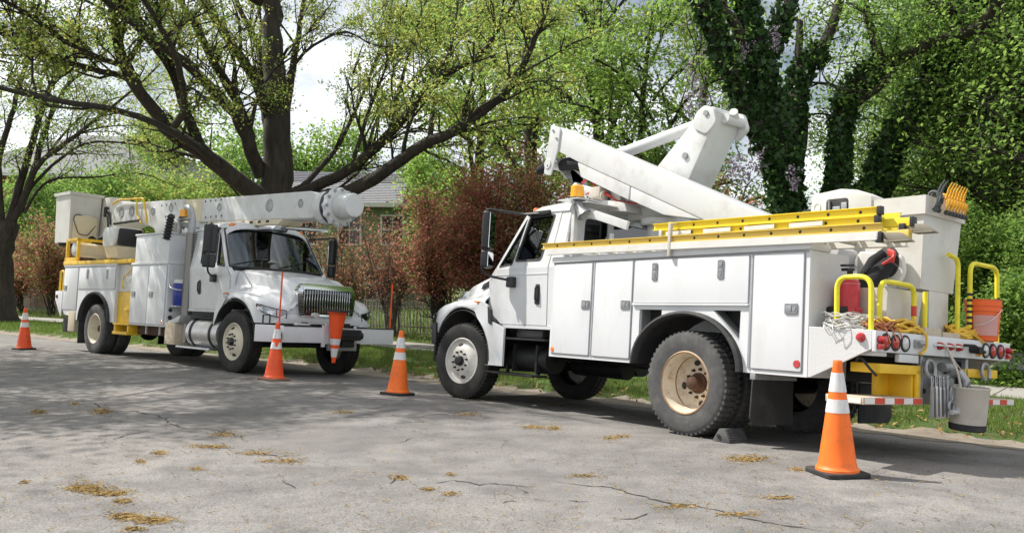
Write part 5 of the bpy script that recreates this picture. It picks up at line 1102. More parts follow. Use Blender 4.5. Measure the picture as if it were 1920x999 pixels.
part('bucket_mount', join(box(-1.62, -1.20, .20, .70, 1.66, 2.05, .03), cyl((-1.35, .1, 1.80), (-1.35, .75, 1.80), .09, 18)), 'boom_white', bk)
part('side_tub', tapered(-1.86, -1.42, .14, .74, 1.18, 1.50, .03, .07), 'bucket_white', A, 50)
part('tub_support', box(-1.82, -1.45, -.42, -.05, 1.112, 1.62, .02), 'bucket_white', A)
hs = part('hose_sleeve', tube([(-1.40, .66, 1.30), (-1.45, .56, 1.42), (-1.52, .44, 1.56), (-1.57, .34, 1.69), (-1.60, .28, 1.77)], [.09, .10, .095, .085, .07], 14), 'black_cloth', A, 60)
part('hose_sleeve', tube([(-1.44, .46, 1.50), (-1.46, .42, 1.64), (-1.50, .36, 1.78), (-1.56, .29, 1.86)], [.055, .06, .055, .045], 12), 'black_cloth', A, 60)
for k in range(5): part('red_hose', tube(arc_path([(-1.565-.01*k, .35+.012*k, 1.69+.012*k), (-1.64-.008*k, .31, 1.73+.022*k), (-1.67, .30, 1.81+.014*k), (-1.59, .27, 1.86+.008*k)], .05), .014, 7), 'red_hose', A)
part('deck_block', [box(-1.99, -1.93, .05, .35, 1.11, 1.18, .005), box(-1.99, -1.93, -.30, .02, 1.11, 1.155, .005)], 'wood', A)
part('deck_tray', join(box(-1.9, -1.42, -.1, .9, 1.112, 1.15, .004), box(-1.6, -1.4, .1, .95, 1.15, 1.32, .02)), 'dark_metal', A)
# under-cab gear
part('upper_step', join(box(2.36, 3.47, .80, 1.10, .85, .875, .006), box(2.5, 2.55, .6, .85, .6, .86, 0), box(3.2, 3.25, .6, .85, .6, .86, 0)), 'dark_metal', A)
part('lower_step', join(box(2.55, 3.58, .86, 1.12, .395, .42, .005), box(2.7, 2.74, .86, .9, .42, .7, 0), box(3.35, 3.39, .86, .9, .42, .7, 0)), 'dark_metal', A)
for sg in (1, -1): part('air_tank', join(cyl((2.50, sg*.78, .62), (3.35, sg*.78, .62), .17, 20, .03), box(2.66, 2.70, sg*.60, sg*.96, .44, .80, .01), box(3.14, 3.18, sg*.60, sg*.96, .44, .80, .01)), 'dark_metal', A)
part('battery_box', box(2.55, 3.1, .62, .98, .88, .99, .03), 'black_plastic', A)
part('muffler', cyl((2.3, -.3, .55), (3.3, -.3, .55), .14, 16, .02), 'dark_metal', A)
part('front_bumper', prism([(-1.0, .45), (1.0, .45), (1.0, .84), (-1.0, .84)], 'x', XA+.74, XA+.98, .05), 'black_plastic', A)
for sg in (1, -1): part('bumper_end', prism(rnd_poly([(XA+.60, .72), (XA+.72, .72), (XA+.74, 1.02), (XA+.63, 1.04)], .03), 'y', sg*1.10, sg*1.195, .015), 'black_plastic', A)
# ------------------------------------------------------------------ truck B (left, digger truck facing right)
B = thing('utility_truck', 'white utility truck facing right with a long level boom over its cab', 'truck', TB, 'utility trucks at the kerb')
XB = 5.458
chassis(B, XB, -1.7); build_cab(B, XB, True)
wheels(B, XB, -1, 0, ('tyre_worn', 'rim_cream', 'tyre_dark', 'rim_cream', 'black_plastic', 'rust'))
for sg in (1, -1):
    yo, yi = sg*1.205, sg*.60
    outer = [(.93, .70)]+arch_pts(.74, .60, .70)+[(-.95, .70), (-.95, .76), (-1.60, .80), (-1.75, .95), (-1.75, 1.86), (.93, 1.86)]
    part('utility_body', plate(outer, [], lambda u, v: (u, yo, v), lambda u, v: (u, yo-sg*.04, v)), 'white_body', B, 0)
    part('body_panel', join(box(-1.75, -1.72, yi, yo-sg*.042, .95, 1.86, .004), box(.90, .93, yi, yo-sg*.042, .70, 1.86, .004), box(-1.72, .90, yi, yi+sg*.03, .90, 1.86, 0), box(-1.74, .92, yi, yo, 1.835, 1.86, 0)), 'white_body', B, 0)
    part('top_rail', box(-1.76, .94, yo-sg*.30, yo+sg*.02, 1.862, 1.90, .006), 'white_body', B)
    for x0, x1, z0, z1, ls in ((-.965, -1.70, .92, 1.83, [(-1.60, 1.40, 0)]), (.895, -.905, 1.375, 1.83, [(-.46, 1.70, 1), (.52, 1.69, 1)])):
        d = cab_door_panel(B, x1, x0, z0, z1, yo, sg)
        for lx, lz, v in ls: latch(d, lx, yo+sg*.018, lz, sg, v, 1.15)
        part('door_gasket', plate([(x0+.014, z0-.014), (x1-.014, z0-.014), (x1-.014, z1+.014), (x0+.014, z1+.014)], [[(x0-.03, z0+.03), (x1+.03, z0+.03), (x1+.03, z1-.03), (x0-.03, z1-.03)]], lambda u, v: (u, yo+sg*.003, v), lambda u, v: (u, yo, v)), 'grey_metal', d, 0)
    fl = [[(.74*math.cos(a_)*s_, y, .70+.60*math.sin(a_)*s_) for a_ in [math.pi*k/24 for k in range(25)]] for y, s_ in ((yo-sg*.02, 1.03), (yo+sg*.05, 1.025), (yo+sg*.06, .985), (yo+sg*.045, .95), (yo-sg*.03, .95))]
    part('fender_flare', solid(grid(fl), .006), 'black_rubber', B, 60)
    part('wheel_well', solid(grid([[(.73*math.cos(math.pi*k/16), y, .70+.59*math.sin(math.pi*k/16)) for k in range(17)] for y in (yo-sg*.04, sg*.55)]), .008), 'black_rubber', B, 60)
    part('mud_flap', prism([(sg*.6, .20), (sg*1.2, .20), (sg*1.2, .72), (sg*.6, .72)], 'x', -.80, -.785, .003), 'black_rubber', B)
    # access step between the boxes
    part('step_panel', box(.935, 1.625, sg*1.12, sg*1.14, .70, 1.33, .004), 'yellow', B); part('access_panel', box(.935, 1.625, sg*1.12, sg*1.145, 1.335, 1.89, .004), 'bucket_white', B)
    part('step_tread', join(box(.935, 1.625, sg*.96, sg*1.215, .66, .70, .006), box(1.35, 1.625, sg*1.141, sg*1.20, .95, 1.0, .01)), 'yellow', B)
    part('hanging_step', join(box(.96, 1.62, sg*.92, sg*1.23, .47, .53, .008), box(.96, 1.02, sg*.96, sg*1.20, .53, .66, .006), box(1.56, 1.62, sg*.96, sg*1.20, .53, .66, .006)), 'yellow', B)
    part('access_rail', tube(arc_path([(1.55, sg*1.145, 1.80), (1.55, sg*1.19, 1.78), (1.2, sg*1.19, 1.60), (1.2, sg*1.19, 1.42), (1.2, sg*1.145, 1.40)], .05), .012, 8), 'yellow', B)
    # tall front cabinet
    part('front_cabinet', join(box(1.63, 3.10, yi, yo, .68, 1.86, .006)), 'white_body', B); part('cabinet_cornice', box(1.60, 3.13, yi, yo+sg*.02, 1.862, 1.905, .006), 'white_body', B)
    for x0, x1, lx in ((1.66, 2.36, 1.78), (2.39, 3.08, 2.52)):
        d = cab_door_panel(B, x0, x1, .72, 1.83, yo, sg); latch(d, lx, yo+sg*.018, 1.29, sg, False, 1.15)
        part('door_gasket', plate([(x0-.014, .706), (x1+.014, .706), (x1+.014, 1.844), (x0-.014, 1.844)], [[(x0+.03, .75), (x1-.03, .75), (x1-.03, 1.80), (x0+.03, 1.80)]], lambda u, v: (u, yo+sg*.003, v), lambda u, v: (u, yo, v)), 'grey_metal', d, 0)
    part('upper_cabinet', box(1.65, 3.04, sg*.45, sg*1.18, 1.907, 2.44, .01), 'white_body', B); part('cabinet_lid', box(1.63, 3.06, sg*.43, sg*1.20, 2.442, 2.475, .008), 'white_body', B)
    part('yellow_rail', join(box(-1.78, 1.60, sg*1.06, sg*1.235, 1.902, 1.985, .006)), 'yellow', B)
    part('tail_gusset', prism([(-1.755, 1.33), (-2.16, 1.32), (-2.14, 1.12), (-1.80, .76), (-1.755, .76)], 'y', yo-sg*.012, yo+sg*.01, .003), 'white_body', B)
    part('tail_lamp', lathe([(0, sg*.02), (.035, sg*.016), (.045, 0)], 'y', 16, (-2.05, yo+sg*.012, 1.20)), 'black_rubber', B)
    part('rear_grab_rail', tube(arc_path([(-1.92, sg*1.15, 1.33), (-1.92, sg*1.15, 1.78), (-2.10, sg*1.15, 1.78), (-2.10, sg*1.15, 1.33)], .07), .022, 10), 'yellow', B, 60)
    part('outrigger_leg', join(box(-1.32, -.98, sg*1.02, sg*1.22, .44, .88, .01)), 'wood', B); part('outrigger_foot', box(-1.66, -1.40, sg*.9, sg*1.2, .42, .76, .03), 'black_rubber', B)
    part('front_corner_reflector', lathe([(0, sg*.006), (.026, sg*.006), (.031, 0)], 'y', 18, (3.02, yo+sg*.017, .77)), 'orange_lens', B)
part('bed_floor', box(-1.72, 3.1, -.60, .60, .92, .97, .005), 'grey_metal', B); part('tail_deck', box(-2.15, -1.76, -1.19, 1.19, 1.28, 1.32, .004), 'diamond_plate', B, 0)
part('front_bulkhead', box(3.102, 3.13, -1.2, 1.2, .70, 1.86, .004), 'white_body', B, 0)
part('bulkhead_lamp', [cyl((3.13, -1.12, 1.0), (3.145, -1.12, 1.0), .035, 16), cyl((3.13, -1.12, .86), (3.145, -1.12, .86), .042, 16)], 'black_rubber', B)
part('cooler_bracket', join(box(3.13, 3.42, -1.16, -.86, 1.065, 1.085, .004), tube(arc_path([(3.13, -1.18, 1.50), (3.20, -1.19, 1.42), (3.45, -1.18, 1.38), (3.45, -.86, 1.38), (3.13, -.86, 1.4)], .05), .012, 6), tube([(3.14, -1.15, 1.80), (3.17, -1.15, 1.72), (3.15, -1.15, 1.62), (3.18, -1.15, 1.55)], .008, 5)), 'galv', B)
# winch on the rear corner
wn_ = sub('winch', B)
fr = None
for x in (-1.74, -1.16):
    for y in (-1.18, -.50): bmf = box(x-.03, x+.03, y-.03, y+.03, 1.985, 2.50, .004); fr = bmf if fr is None else join(fr, bmf)
fr = join(fr, box(-1.77, -1.13, -1.21, -1.15, 2.44, 2.50, .004), box(-1.77, -1.13, -.53, -.47, 2.44, 2.50, .004), box(-1.77, -1.71, -1.15, -.53, 2.44, 2.50, .004), box(-1.19, -1.13, -1.15, -.53, 2.44, 2.50, .004), box(-1.80, -1.10, -1.21, -1.17, 1.985, 2.07, .004))
part('winch_frame', fr, 'yellow', wn_); part('winch_drum', cyl((-1.45, -1.10, 2.26), (-1.45, -.46, 2.26), .16, 24, .01), 'cream', wn_)
part('winch_cover', xf(lathe([(0, -.03), (.11, -.028), (.15, -.01), (.15, .02)], 'y', 8, (-1.45, -1.15, 2.26)), Matrix.Identity(4)), 'aluminium', wn_, 30)
# pedestal and boom
part('pedestal', join(cyl((2.35, 0, .97), (2.35, 0, 2.62), .30, 28, .01), prism([(1.7, 2.60), (2.9, 2.60), (2.7, 2.85), (1.8, 2.85)], 'y', -.30, .30, .02)), 'boom_white', B)
bb = lambda x: 3.315-.028*x
bo_ = part('main_boom', prism([(1.95, bb(1.95)), (6.25, bb(6.25)), (6.45, bb(6.45)-.05), (6.58, bb(6.58)-.17), (6.60, 2.90), (6.52, 2.72), (6.35, 2.66), (1.98, 2.79)], 'y', -.36, .10, .03, 3), 'boom_white', B)
part('boom_base', prism([(-.02, bb(0)+.02), (1.93, bb(1.93)+.02), (1.93, 2.80), (1.35, 2.82), (1.05, 2.55), (.86, 2.50), (.70, 2.72), (.2, 2.86), (-.02, 2.95)], 'y', -.40, .12, .025, 3), 'boom_white', B)
part('boom_sleeve', prism([(1.935, bb(2)+.005), (2.62, bb(2.62)+.005), (2.62, 2.765), (1.935, 2.79)], 'y', -.372, .11, .02, 3), 'cream', bo_)
for x, z, r_ in ((.62, 3.10, .085), (1.42, 3.12, .085), (3.30, 3.03, .075), (5.05, 2.96, .115), (6.02, 2.94, .075)):
    yy = -.361 if x > 1.9 else -.401
    part('boom_port', lathe([(0, -.004), (r_*.86, -.004), (r_, -.010), (r_*1.08, 0)], 'y', 8 if r_ > .1 else 16, (x, yy, z)), 'grey_metal', bo_)
bolts = None
for x0, n_, z in ((2.75, 4, 3.18), (2.8, 4, 2.86), (1.0, 4, 3.20), (1.2, 3, 2.95)):
    for k in range(n_):
        yy = -.362 if x0 > 1.9 else -.402
        part('boom_bolt', box(x0+k*.20-.014, x0+k*.20+.014, yy-.006, yy, z-.02, z+.02, .002), 'black_plastic', bo_)
fl_ = part('lower_flange', prism([(2.9, 2.765), (5.5, 2.69), (5.35, 2.60), (2.9, 2.66)], 'y', -.36, .10, .006), 'cream', bo_)
for k in range(7): part('flange_slot', box(3.35+k*.27, 3.45+k*.27, -.364, -.359, 2.672-.003*k, 2.718-.004*k, 0), 'black_rubber', fl_, 0)
part('lift_cylinder', join(cyl((5.15, -.15, 2.58), (6.60, -.15, 2.46), .035, 14), prism([(4.2, 2.63), (5.25, 2.63), (5.1, 2.50), (4.5, 2.52)], 'y', -.30, .0, .02)), 'chrome', B)
part('boom_mast_lamp', join(cyl((2.95, -.6, 2.62), (2.95, -.6, 2.78), .05, 12, 0, .02), box(2.85, 3.15, -.7, -.4, 2.60, 2.625, .005)), 'boom_white', B)
part('boom_pad', cyl((3.05, -.2, 2.62), (3.05, -.2, 2.80), .10, 16, .02), 'black_rubber', B)
hx, hz = 6.72, 2.86
hd = part('boom_head', join(lathe([(.0, -.28), (.26, -.28), (.285, -.26), (.285, .0)], 'x', 36, (hx-.02, -.13, hz))), 'boom_white', B, 40)
part('head_band', lathe([(.292, -.02), (.305, 0), (.305, .07), (.292, .09)], 'x', 36, (hx-.05, -.13, hz)), 'navy_rubber', hd)
fp = [((.345 if k % 2 == 0 else .305)*math.cos(k*math.pi/12), (.345 if k % 2 == 0 else .305)*math.sin(k*math.pi/12)) for k in range(24)]
part('head_flange', prism(rnd_poly([(-.13+a, hz+c_-.01) for a, c_ in fp], .03, 3), 'x', hx+.05, hx+.15, .012), 'boom_white', hd, 40)
for k in range(12): part('flange_bolt', lathe([(0, .02), (.026, .018), (.032, 0)], 'x', 10, (hx+.15, -.13+.30*math.cos(k*math.pi/6), hz-.01+.30*math.sin(k*math.pi/6))), 'grey_metal', hd)
part('head_drum', lathe([(.20, 0), (.21, .02), (.21, .32), (.19, .36), (0, .37)], 'x', 36, (hx+.15, -.13, hz)), 'boom_white', hd, 40)
# knuckle, guard and basket at the rear of the boom
kn = part('boom_knuckle', prism(rnd_poly([(-1.46, 3.02), (-1.40, 3.22), (-1.0, 3.42), (.02, bb(0)+.01), (.02, 2.96), (-.55, 2.90), (-1.05, 2.82), (-1.30, 2.62), (-1.46, 2.72)], .06), 'y', -.40, .10, .03, 3), 'boom_white', B, 40)
for x in (-.92, -.40): part('knuckle_port', lathe([(0, -.004), (.10, -.004), (.115, -.014), (.125, 0)], 'y', 18, (x, -.401, 3.16)), 'grey_metal', kn)
part('guard_rail', join(tube(arc_path([(-1.3, -.45, 3.36), (-1.0, -.46, 3.44), (.25, -.46, 3.40), (.45, -.46, 3.0), (.5, -.46, 2.85)], .08), .022, 8), tube(arc_path([(-.05, -.46, 3.40), (-.02, -.46, 3.05), (.22, -.46, 2.86)], .08), .018, 8)), 'yellow', B, 60)
part('lifting_bar', cyl((-1.1, -.47, 2.90), (.15, -.47, 2.92), .03, 10), 'dark_metal', kn)
tc_ = part('control_cover', prism(rnd_poly([(-.40, 2.30), (.10, 2.30), (.22, 2.40), (.22, 2.72), (-.36, 2.72), (-.44, 2.60)], .06), 'y', -.98, -.40, .04, 3), 'boom_white', B, 50)
part('cover_grille', prism(rnd_poly([(-.95, 2.34), (-.45, 2.34), (-.42, 2.70), (-.92, 2.70)], .05), 'x', .221, .245, .006), 'black_plastic', tc_)
part('cover_base', tapered(-.40, .25, -.95, -.40, 2.08, 2.31, .05, .04), 'cream', tc_, 50)
part('hydraulic_sleeve', tube([(-1.2, -.35, 2.7), (-1.4, -.5, 2.55), (-1.7, -.6, 2.45), (-1.9, -.62, 2.55)], .09, 12), 'black_cloth', B, 60)
bs = sub('basket', B)
part('basket_shell', tapered(-2.98, -2.12, -1.06, -.36, 2.46, 3.60, .03, .03), 'bucket_white', bs, 40)
part('basket_rim', tapered(-3.02, -2.08, -1.10, -.32, 3.56, 3.63, .004, .015), 'bucket_white', bs, 40)
part('basket_liner', prism(rnd_poly([(-.98, 2.52), (-.50, 2.52), (-.44, 2.70), (-.44, 3.05), (-.60, 3.12), (-.98, 3.08)], .06), 'x', -2.125, -2.06, .03, 3), 'cream', bs, 50)
part('step_rope', tube(arc_path([(-2.09, -.46, 3.04), (-2.07, -.94, 3.12), (-2.05, -1.0, 3.0), (-2.05, -.86, 2.66), (-2.05, -.66, 2.64), (-2.07, -.46, 2.92)], .06), .010, 6), 'black_rubber', bs)
part('basket_mount', join(box(-2.4, -1.75, -.33, .15, 2.60, 3.58, .03), box(-1.8, -1.3, -.3, .05, 2.8, 3.2, .03)), 'bucket_white', bs, 40)
part('mount_valve', join(box(-1.85, -1.74, -.42, -.34, 3.10, 3.34, .02), tube(arc_path([(-1.75, -.38, 3.26), (-1.5, -.42, 3.2), (-1.42, -.42, 2.9)], .1), .02, 6), tube(arc_path([(-1.75, -.38, 3.18), (-1.55, -.44, 3.1), (-1.48, -.44, 2.85)], .1), .02, 6)), 'black_rubber', bs)
part('basket_pin', cyl((-2.60, -1.08, 2.42), (-2.60, -.45, 2.42), .045, 12), 'black_plastic', bs)
# exhaust stack, tank, steps
ex = part('exhaust_pipe', [cyl((3.50, -.99, .42), (3.50, -.99, .95), .075, 18), tube(arc_path([(3.50, -.99, 2.42), (3.50, -.99, 2.72), (3.36, -.99, 2.93), (3.24, -.99, 2.95)], .2, 8), .062, 14)], 'grey_metal', B, 50)
part('heat_shield', cyl((3.50, -.99, .93), (3.50, -.99, 2.45), .098, 24), 'perforated', ex, 50)
beacon(3.20, -1.02, 2.74, B, 1.1); part('beacon_bracket', join(box(3.05, 3.5, -1.08, -.94, 2.70, 2.735, .005), box(3.42, 3.46, -1.04, -.98, 2.45, 2.72, .004), box(3.0, 3.1, -1.03, -.98, 2.47, 2.72, .004)), 'grey_metal', B)
part('hydraulic_bellows', xf(lathe([(.03, 0)]+[(.05 if k % 2 else .08, .02+k*.03) for k in range(15)]+[(.03, .5)], 'z', 16), Matrix.Translation((2.98, -1.22, 2.32)) @ Matrix.Rotation(R(16), 4, 'Y')), 'black_rubber', B)
part('hose_bundle', [*[tube(arc_path([(3.0+.03*k, -.9, 2.55+.03*k), (3.15, -1.05-.02*k, 2.62+.02*k), (3.3, -.95, 2.56+.02*k), (3.42, -.9, 2.48)], .06), .016, 6) for k in range(4)]], 'grey_metal', B, 60)
tk = part('fuel_tank', cyl((3.92, -.93, .62), (4.98, -.93, .62), .275, 32, .035), 'tank_metal', B, 50)
for x in (4.08, 4.75): part('tank_strap', lathe([(.282, -.03), (.286, -.03), (.286, .03), (.282, .03)], 'x', 32, (x, -.93, .62)), 'dark_metal', tk)
part('tank_step', box(3.9, 4.95, -1.12, -.78, .875, .90, .006), 'dark_metal', tk)
part('side_step', join(box(3.66, 4.85, -1.24, -.96, .335, .365, .006), *[box(3.7+k*.12, 3.74+k*.12, -1.235, -.965, .366, .378, 0) for k in range(10)]), 'aluminium', B)
part('equipment_box', join(box(3.17, 3.55, -1.22, -.92, .37, .77, .02)), 'wood', B); part('box_lid', prism([(3.17, .775), (3.60, .775), (3.70, .92), (3.28, .80)], 'y', -1.2, -.92, .005), 'galv', B)
part('hanging_strap', [*[box(x-.015, x+.015, -1.12, -1.09, .52, .70, 0) for x in (2.2, 2.75)]], 'galv', B)
part('frame_box', box(1.7, 3.0, -1.05, -.55, .50, .68, .02), 'rust', B)
# front end: white plank bumper, winch, marker whips
bu = part('front_bumper', join(box(6.50, 6.70, -.99, 1.31, .565, .825, .008), prism([(6.70, -.99), (6.52, -.99), (6.28, -1.24), (6.38, -1.32)], 'z', .566, .835, .006)), 'white_body', B)
part('bumper_cap', box(6.48, 6.71, -.99, 1.315, .826, .838, .003), 'dark_metal', bu)
part('bumper_bracket', [box(6.70, 6.74, -.26, -.20, .50, .86, .005), box(6.70, 6.73, -.20, .02, .55, .90, .005), box(6.70, 6.73, .40, .44, .52, .86, .005)], 'white_body', bu)
part('front_winch', join(box(6.70, 6.86, .03, .46, .62, .80, .02), cyl((6.80, .02, .70), (6.80, .50, .70), .065, 14), box(6.68, 6.80, .10, .36, .50, .62, .01)), 'dark_metal', B)
part('winch_plate', box(6.66, 6.74, -.12, .46, .44, .56, .006), 'grey_metal', B)
part('tow_hook', tube(arc_path([(6.5, -1.06, .72), (6.72, -1.06, .72), (6.74, -1.06, .62), (6.62, -1.06, .60)], .05), .025, 8), 'rust', B)
part('step_loop', tube(arc_path([(6.33, -1.15, .83), (6.33, -1.15, 1.0), (6.42, -1.08, 1.0), (6.42, -1.08, .83)], .03), .014, 6), 'black_plastic', B)
part('fog_lamp', [box(6.55, 6.66, -.72, -.46, .845, .88, .008), box(6.55, 6.66, .55, .75, .845, .88, .008)], 'clear_lens', B)
part('fog_light', xf(lathe([(0, .05), (.05, .045), (.055, .0)], 'x', 14), Matrix.Translation((6.62, -.36, 1.02)) @ Matrix.Diagonal((1, 1.4, .8, 1))), 'clear_lens', B)
for y, z0, z1 in ((-1.02, .84, 1.70), (1.30, .84, 1.66)): part('marker_whip', cyl((6.60, y, z0), (6.60, y+.005, z1), .014, 10), 'cone_red', B)
for y in (-.12, -.32): part('roof_lamp', box(4.42, 4.54, y+.24, y+.40, 2.62, 2.76, .02), 'amber' if y < -.2 else 'trim_white', B)
part('roof_beacon', lathe([(0, .15), (.06, .148), (.07, .13), (.072, 0)], 'z', 16, (4.50, .22, 2.64)), 'amber', B); part('roof_unit', box(4.40, 4.58, -.22, .02, 2.65, 2.76, .03), 'trim_white', B)
part('dash_paper', xf(box(-.16, .16, -.22, .22, 0, .006, 0), Matrix.Translation((XB-.60, -.1, 1.86)) @ Matrix.Rotation(R(-30), 4, 'Y') @ Matrix.Rotation(R(25), 4, 'Z')), 'paper', B, 0)
part('dash_clutter', [box(XB-.72, XB-.58, -.75, -.3, 1.80, 1.86, .02), box(XB-.70, XB-.56, -.90, -.74, 1.80, 1.85, .02)], 'paper', B)
# ================================================================== LOOSE THINGS
# cones
def cone_parts(name, label, M, body='cone_orange', base='black_rubber', torn=False):
    c = thing(name, label, 'traffic cone', M, 'orange traffic cones'); H_ = .85; z0 = .035
    def rad(f): return .150*(1-f)+.030*f
    prof = [(.165, z0), (.163, z0+.018), (.150, z0+.03)]+[(rad(f), z0+H_*f) for f in (.06, .2, .4, .6, .8, .95)]+[(.036, z0+H_*.955), (.036, z0+H_*.99), (.031, z0+H_), (.022, z0+H_), (.020, z0+H_*.9)]
    part('cone_body', lathe(prof, 'z', 32), body, c, 40)
    for f0, f1 in ((.527, .648), (.715, .888)):
        bm = lathe([(rad(f0)+.001, z0+H_*f0), (rad(f0)+.003, z0+H_*f0), (rad(f1)+.003, z0+H_*f1), (rad(f1)+.001, z0+H_*f1)], 'z', 32)
        if torn and f0 < .6:
            for v in bm.verts:
                if v.co.z > z0+H_*.6: v.co.z -= .045*max(0, math.sin(3*math.atan2(v.co.y, v.co.x)+.6)); 
        part('reflective_collar', bm, 'cone_white', c, 40)
    sq = rnd_poly([(-.185, -.185), (.185, -.185), (.185, .185), (-.185, .185)], .05); ci = [(.13*math.cos(-k*math.pi/12), .13*math.sin(-k*math.pi/12)) for k in range(24)]
    part('base', join(bev(plate(sq, [ci], lambda u, v: (u, v, .036), lambda u, v: (u, v, .006)), .004, 1), *[box(sx*.15-.025, sx*.15+.025, sy*.15-.025, sy*.15+.025, 0, .008, 0) for sx in (1, -1) for sy in (1, -1)]), base, c)
    return c
def on_ground(px, py, rot, lean=(0, 0)):
    p = gpx(px, py); n = Vector((-(gz(p.x+.3, p.y)-gz(p.x-.3, p.y))/.6, -(gz(p.x, p.y+.3)-gz(p.x, p.y-.3))/.6, 1)).normalized()
    return Matrix.Translation(p) @ n.to_track_quat('Z', 'Y').to_matrix().to_4x4() @ Euler((R(lean[0]), R(lean[1]), R(rot))).to_matrix().to_4x4()
cone_parts('traffic_cone', 'large orange cone nearest the camera beside the rear of the right truck', on_ground(1570, 889, 52))
cone_parts('traffic_cone', 'orange cone just left of the right truck\'s front wheel', on_ground(745, 740, 12))
cone_parts('traffic_cone', 'orange cone with a torn collar beside the left truck\'s front wheel', on_ground(513, 712, 20), 'cone_red', 'cone_base_brown', True)
cone_parts('traffic_cone', 'orange cone farthest left, on the road behind the left truck', on_ground(45, 655, 8), 'cone_red')
cone_parts('traffic_cone', 'upside-down orange cone hung on the bumper of the left truck', TB @ Matrix.Translation((6.90, -.10, 1.13)) @ Euler((R(180), R(2), R(20))).to_matrix().to_4x4(), 'cone_red')
# wheel chock
p0 = gpx(1327, 826); p1 = gpx(1383, 829); ax = (p1-p0).normalized()
ck = thing('wheel_chock', 'ribbed black rubber chock behind the rear wheel of the right truck', 'wheel chock', TA @ Matrix.Translation((-.49, 1.02, 0)) @ Matrix.Diagonal((.85, .85, .85, 1)))
pw = TA @ Vector((-.5, 1.02, 0)); ck.location.z += gz(pw.x, pw.y)-pw.z
part('wedge', prism(rnd_poly([(-.13, .0), (.11, 0), (.10, .02), (.02, .145), (-.05, .15), (-.12, .03)], .012), 'y', -.10, .22, .008), 'tyre_worn', ck)
for k in range(5): part('rib', xf(box(-.012, .012, -.09, .21, -.004, .010, .003), Matrix.Translation((-.062-.0135*k, 0, .135-.024*k)) @ Matrix.Rotation(R(-60), 4, 'Y')), 'tyre_worn', ck)
part('eyelet', tube([(.02+.02*math.cos(a), .232, .06+.02*math.sin(a)) for a in [k*.63 for k in range(10)]], .006, 6, True), 'dark_metal', ck)
# ladders lying on the rack
def ladder(label, x0, x1, y0, y1, z, tilt, near, far, dz, whites):
    ld = thing('ladder', label, 'ladder', TA, 'extension ladders on the rack'); hh = .072
    ZX = lambda x: z+tilt*(x-x0)
    def rail(y, x0_, x1_, zo, m_, sg):
        M = Matrix.Translation((x0_, y, ZX(x0_)+zo)) @ Matrix.Rotation(-math.atan(tilt), 4, 'Y'); Lr = x1_-x0_
        bm = box(0, Lr, -.004, .004, 0, hh, 0) if m_ != 'ladder_white' else box(0, Lr, .001, .034, .001, hh-.001, .003); bm = join(bm, box(0, Lr, .004*sg, .030*sg, 0, .007, 0), box(0, Lr, .004*sg, .030*sg, hh-.007, hh, 0)); return part('rail', xf(bm, M), m_, ld, 0)
    secs = [(0, near, x0, x1), (dz, far, x0-.02 if dz > 0 else x0, x1+.12)]
    for zo, m_, a, b_ in secs:
        for y, sg in ((y1, 1), (y0, -1)): rail(y, a, b_, zo, m_, sg)
        k = 0; x = a+.16
        while x < b_-.1:
            zc = ZX(x)+zo+hh*.5; part('rung', cyl((x, y0, zc), (x, y1, zc), .016, 8), 'aluminium', ld, 40)
            if zo > 0 or m_ != 'ladder_white': part('rung_end', lathe([(0, .005), (.011, .005), (.015, .0)], 'y', 12, (x, y1+.004, zc)), 'black_plastic', ld, 40)
            x += .305; k += 1
    if whites:
        for a in whites: part('label_strip', box(a, a+.34, y1+.0305, y1+.033, ZX(a)+.015, ZX(a)+.055, 0), 'ladder_white', ld, 0)
    return ld
def shoe(ld, x, y, z, sg=1): 
    s_ = part('shoe', join(prism([(x, z), (x-.17, z-.01), (x-.26, z-.075), (x-.10, z-.08), (x-.0, z-.045)], 'y', y-.004, y+.004, .001), box(x-.27, x-.10, y-.05, y+.05, z-.088, z-.080, .003), prism([(x, z), (x-.17, z-.01), (x-.26, z-.075), (x-.10, z-.08), (x-.0, z-.045)], 'y', y-.05, y-.044, .001)), 'shoe_metal', ld)
    part('end_cap', box(x-.03, x+.02, y-.01, y+.034, z-.085, z, .004), 'black_plastic', ld)
l1 = ladder('lower ladder on the rack, white near rail with dull yellow rails above it', -2.06, 2.20, .80, 1.235, 1.838, .0135, 'ladder_white', 'ladder_dull', .0735, None)
shoe(l1, -2.06, 1.235, 1.905); shoe(l1, -2.18, 1.10, 1.985)
part('ladder_end', box(-2.26, -2.07, 1.10, 1.16, 1.85, 1.93, .004), 'ladder_dull', l1)
part('web_strap', join(box(.20, .235, 1.24, 1.275, 1.80, 2.14, .003), box(.19, .22, .80, 1.25, 2.14, 2.146, .002)), 'canvas', l1)
l2 = ladder('shorter bright yellow ladder stacked on top of the other ladder', -1.98, .42, .82, 1.16, 1.988, .0135, 'ladder_yellow', 'ladder_yellow', .0735, (.0, -.5, -1.0, -1.5))
part('ladder_end', box(-2.24, -2.0, 1.05, 1.11, 1.965, 2.035, .004), 'ladder_yellow', l2); part('end_cap', box(-2.27, -2.24, 1.045, 1.115, 1.96, 2.04, .006), 'black_plastic', l2)
for x, y, z in ((-1.99, 1.16, 1.988), (-2.01, 1.16, 2.062), (.43, 1.16, 2.02)): part('end_cap', box(x-.03, x+.01, y-.02, y+.036, z, z+.074, .006), 'black_plastic' if x < 0 else 'galv', l2)
# rack bars under the ladders are part of the truck
for x in (1.7, .2, -1.25): part('ladder_rack_bar', join(box(x-.03, x+.03, .66, 1.25, 1.868, 1.892, .004), box(x-.02, x+.02, .66, .70, 1.868, 2.2, .004)), 'boom_white', A)
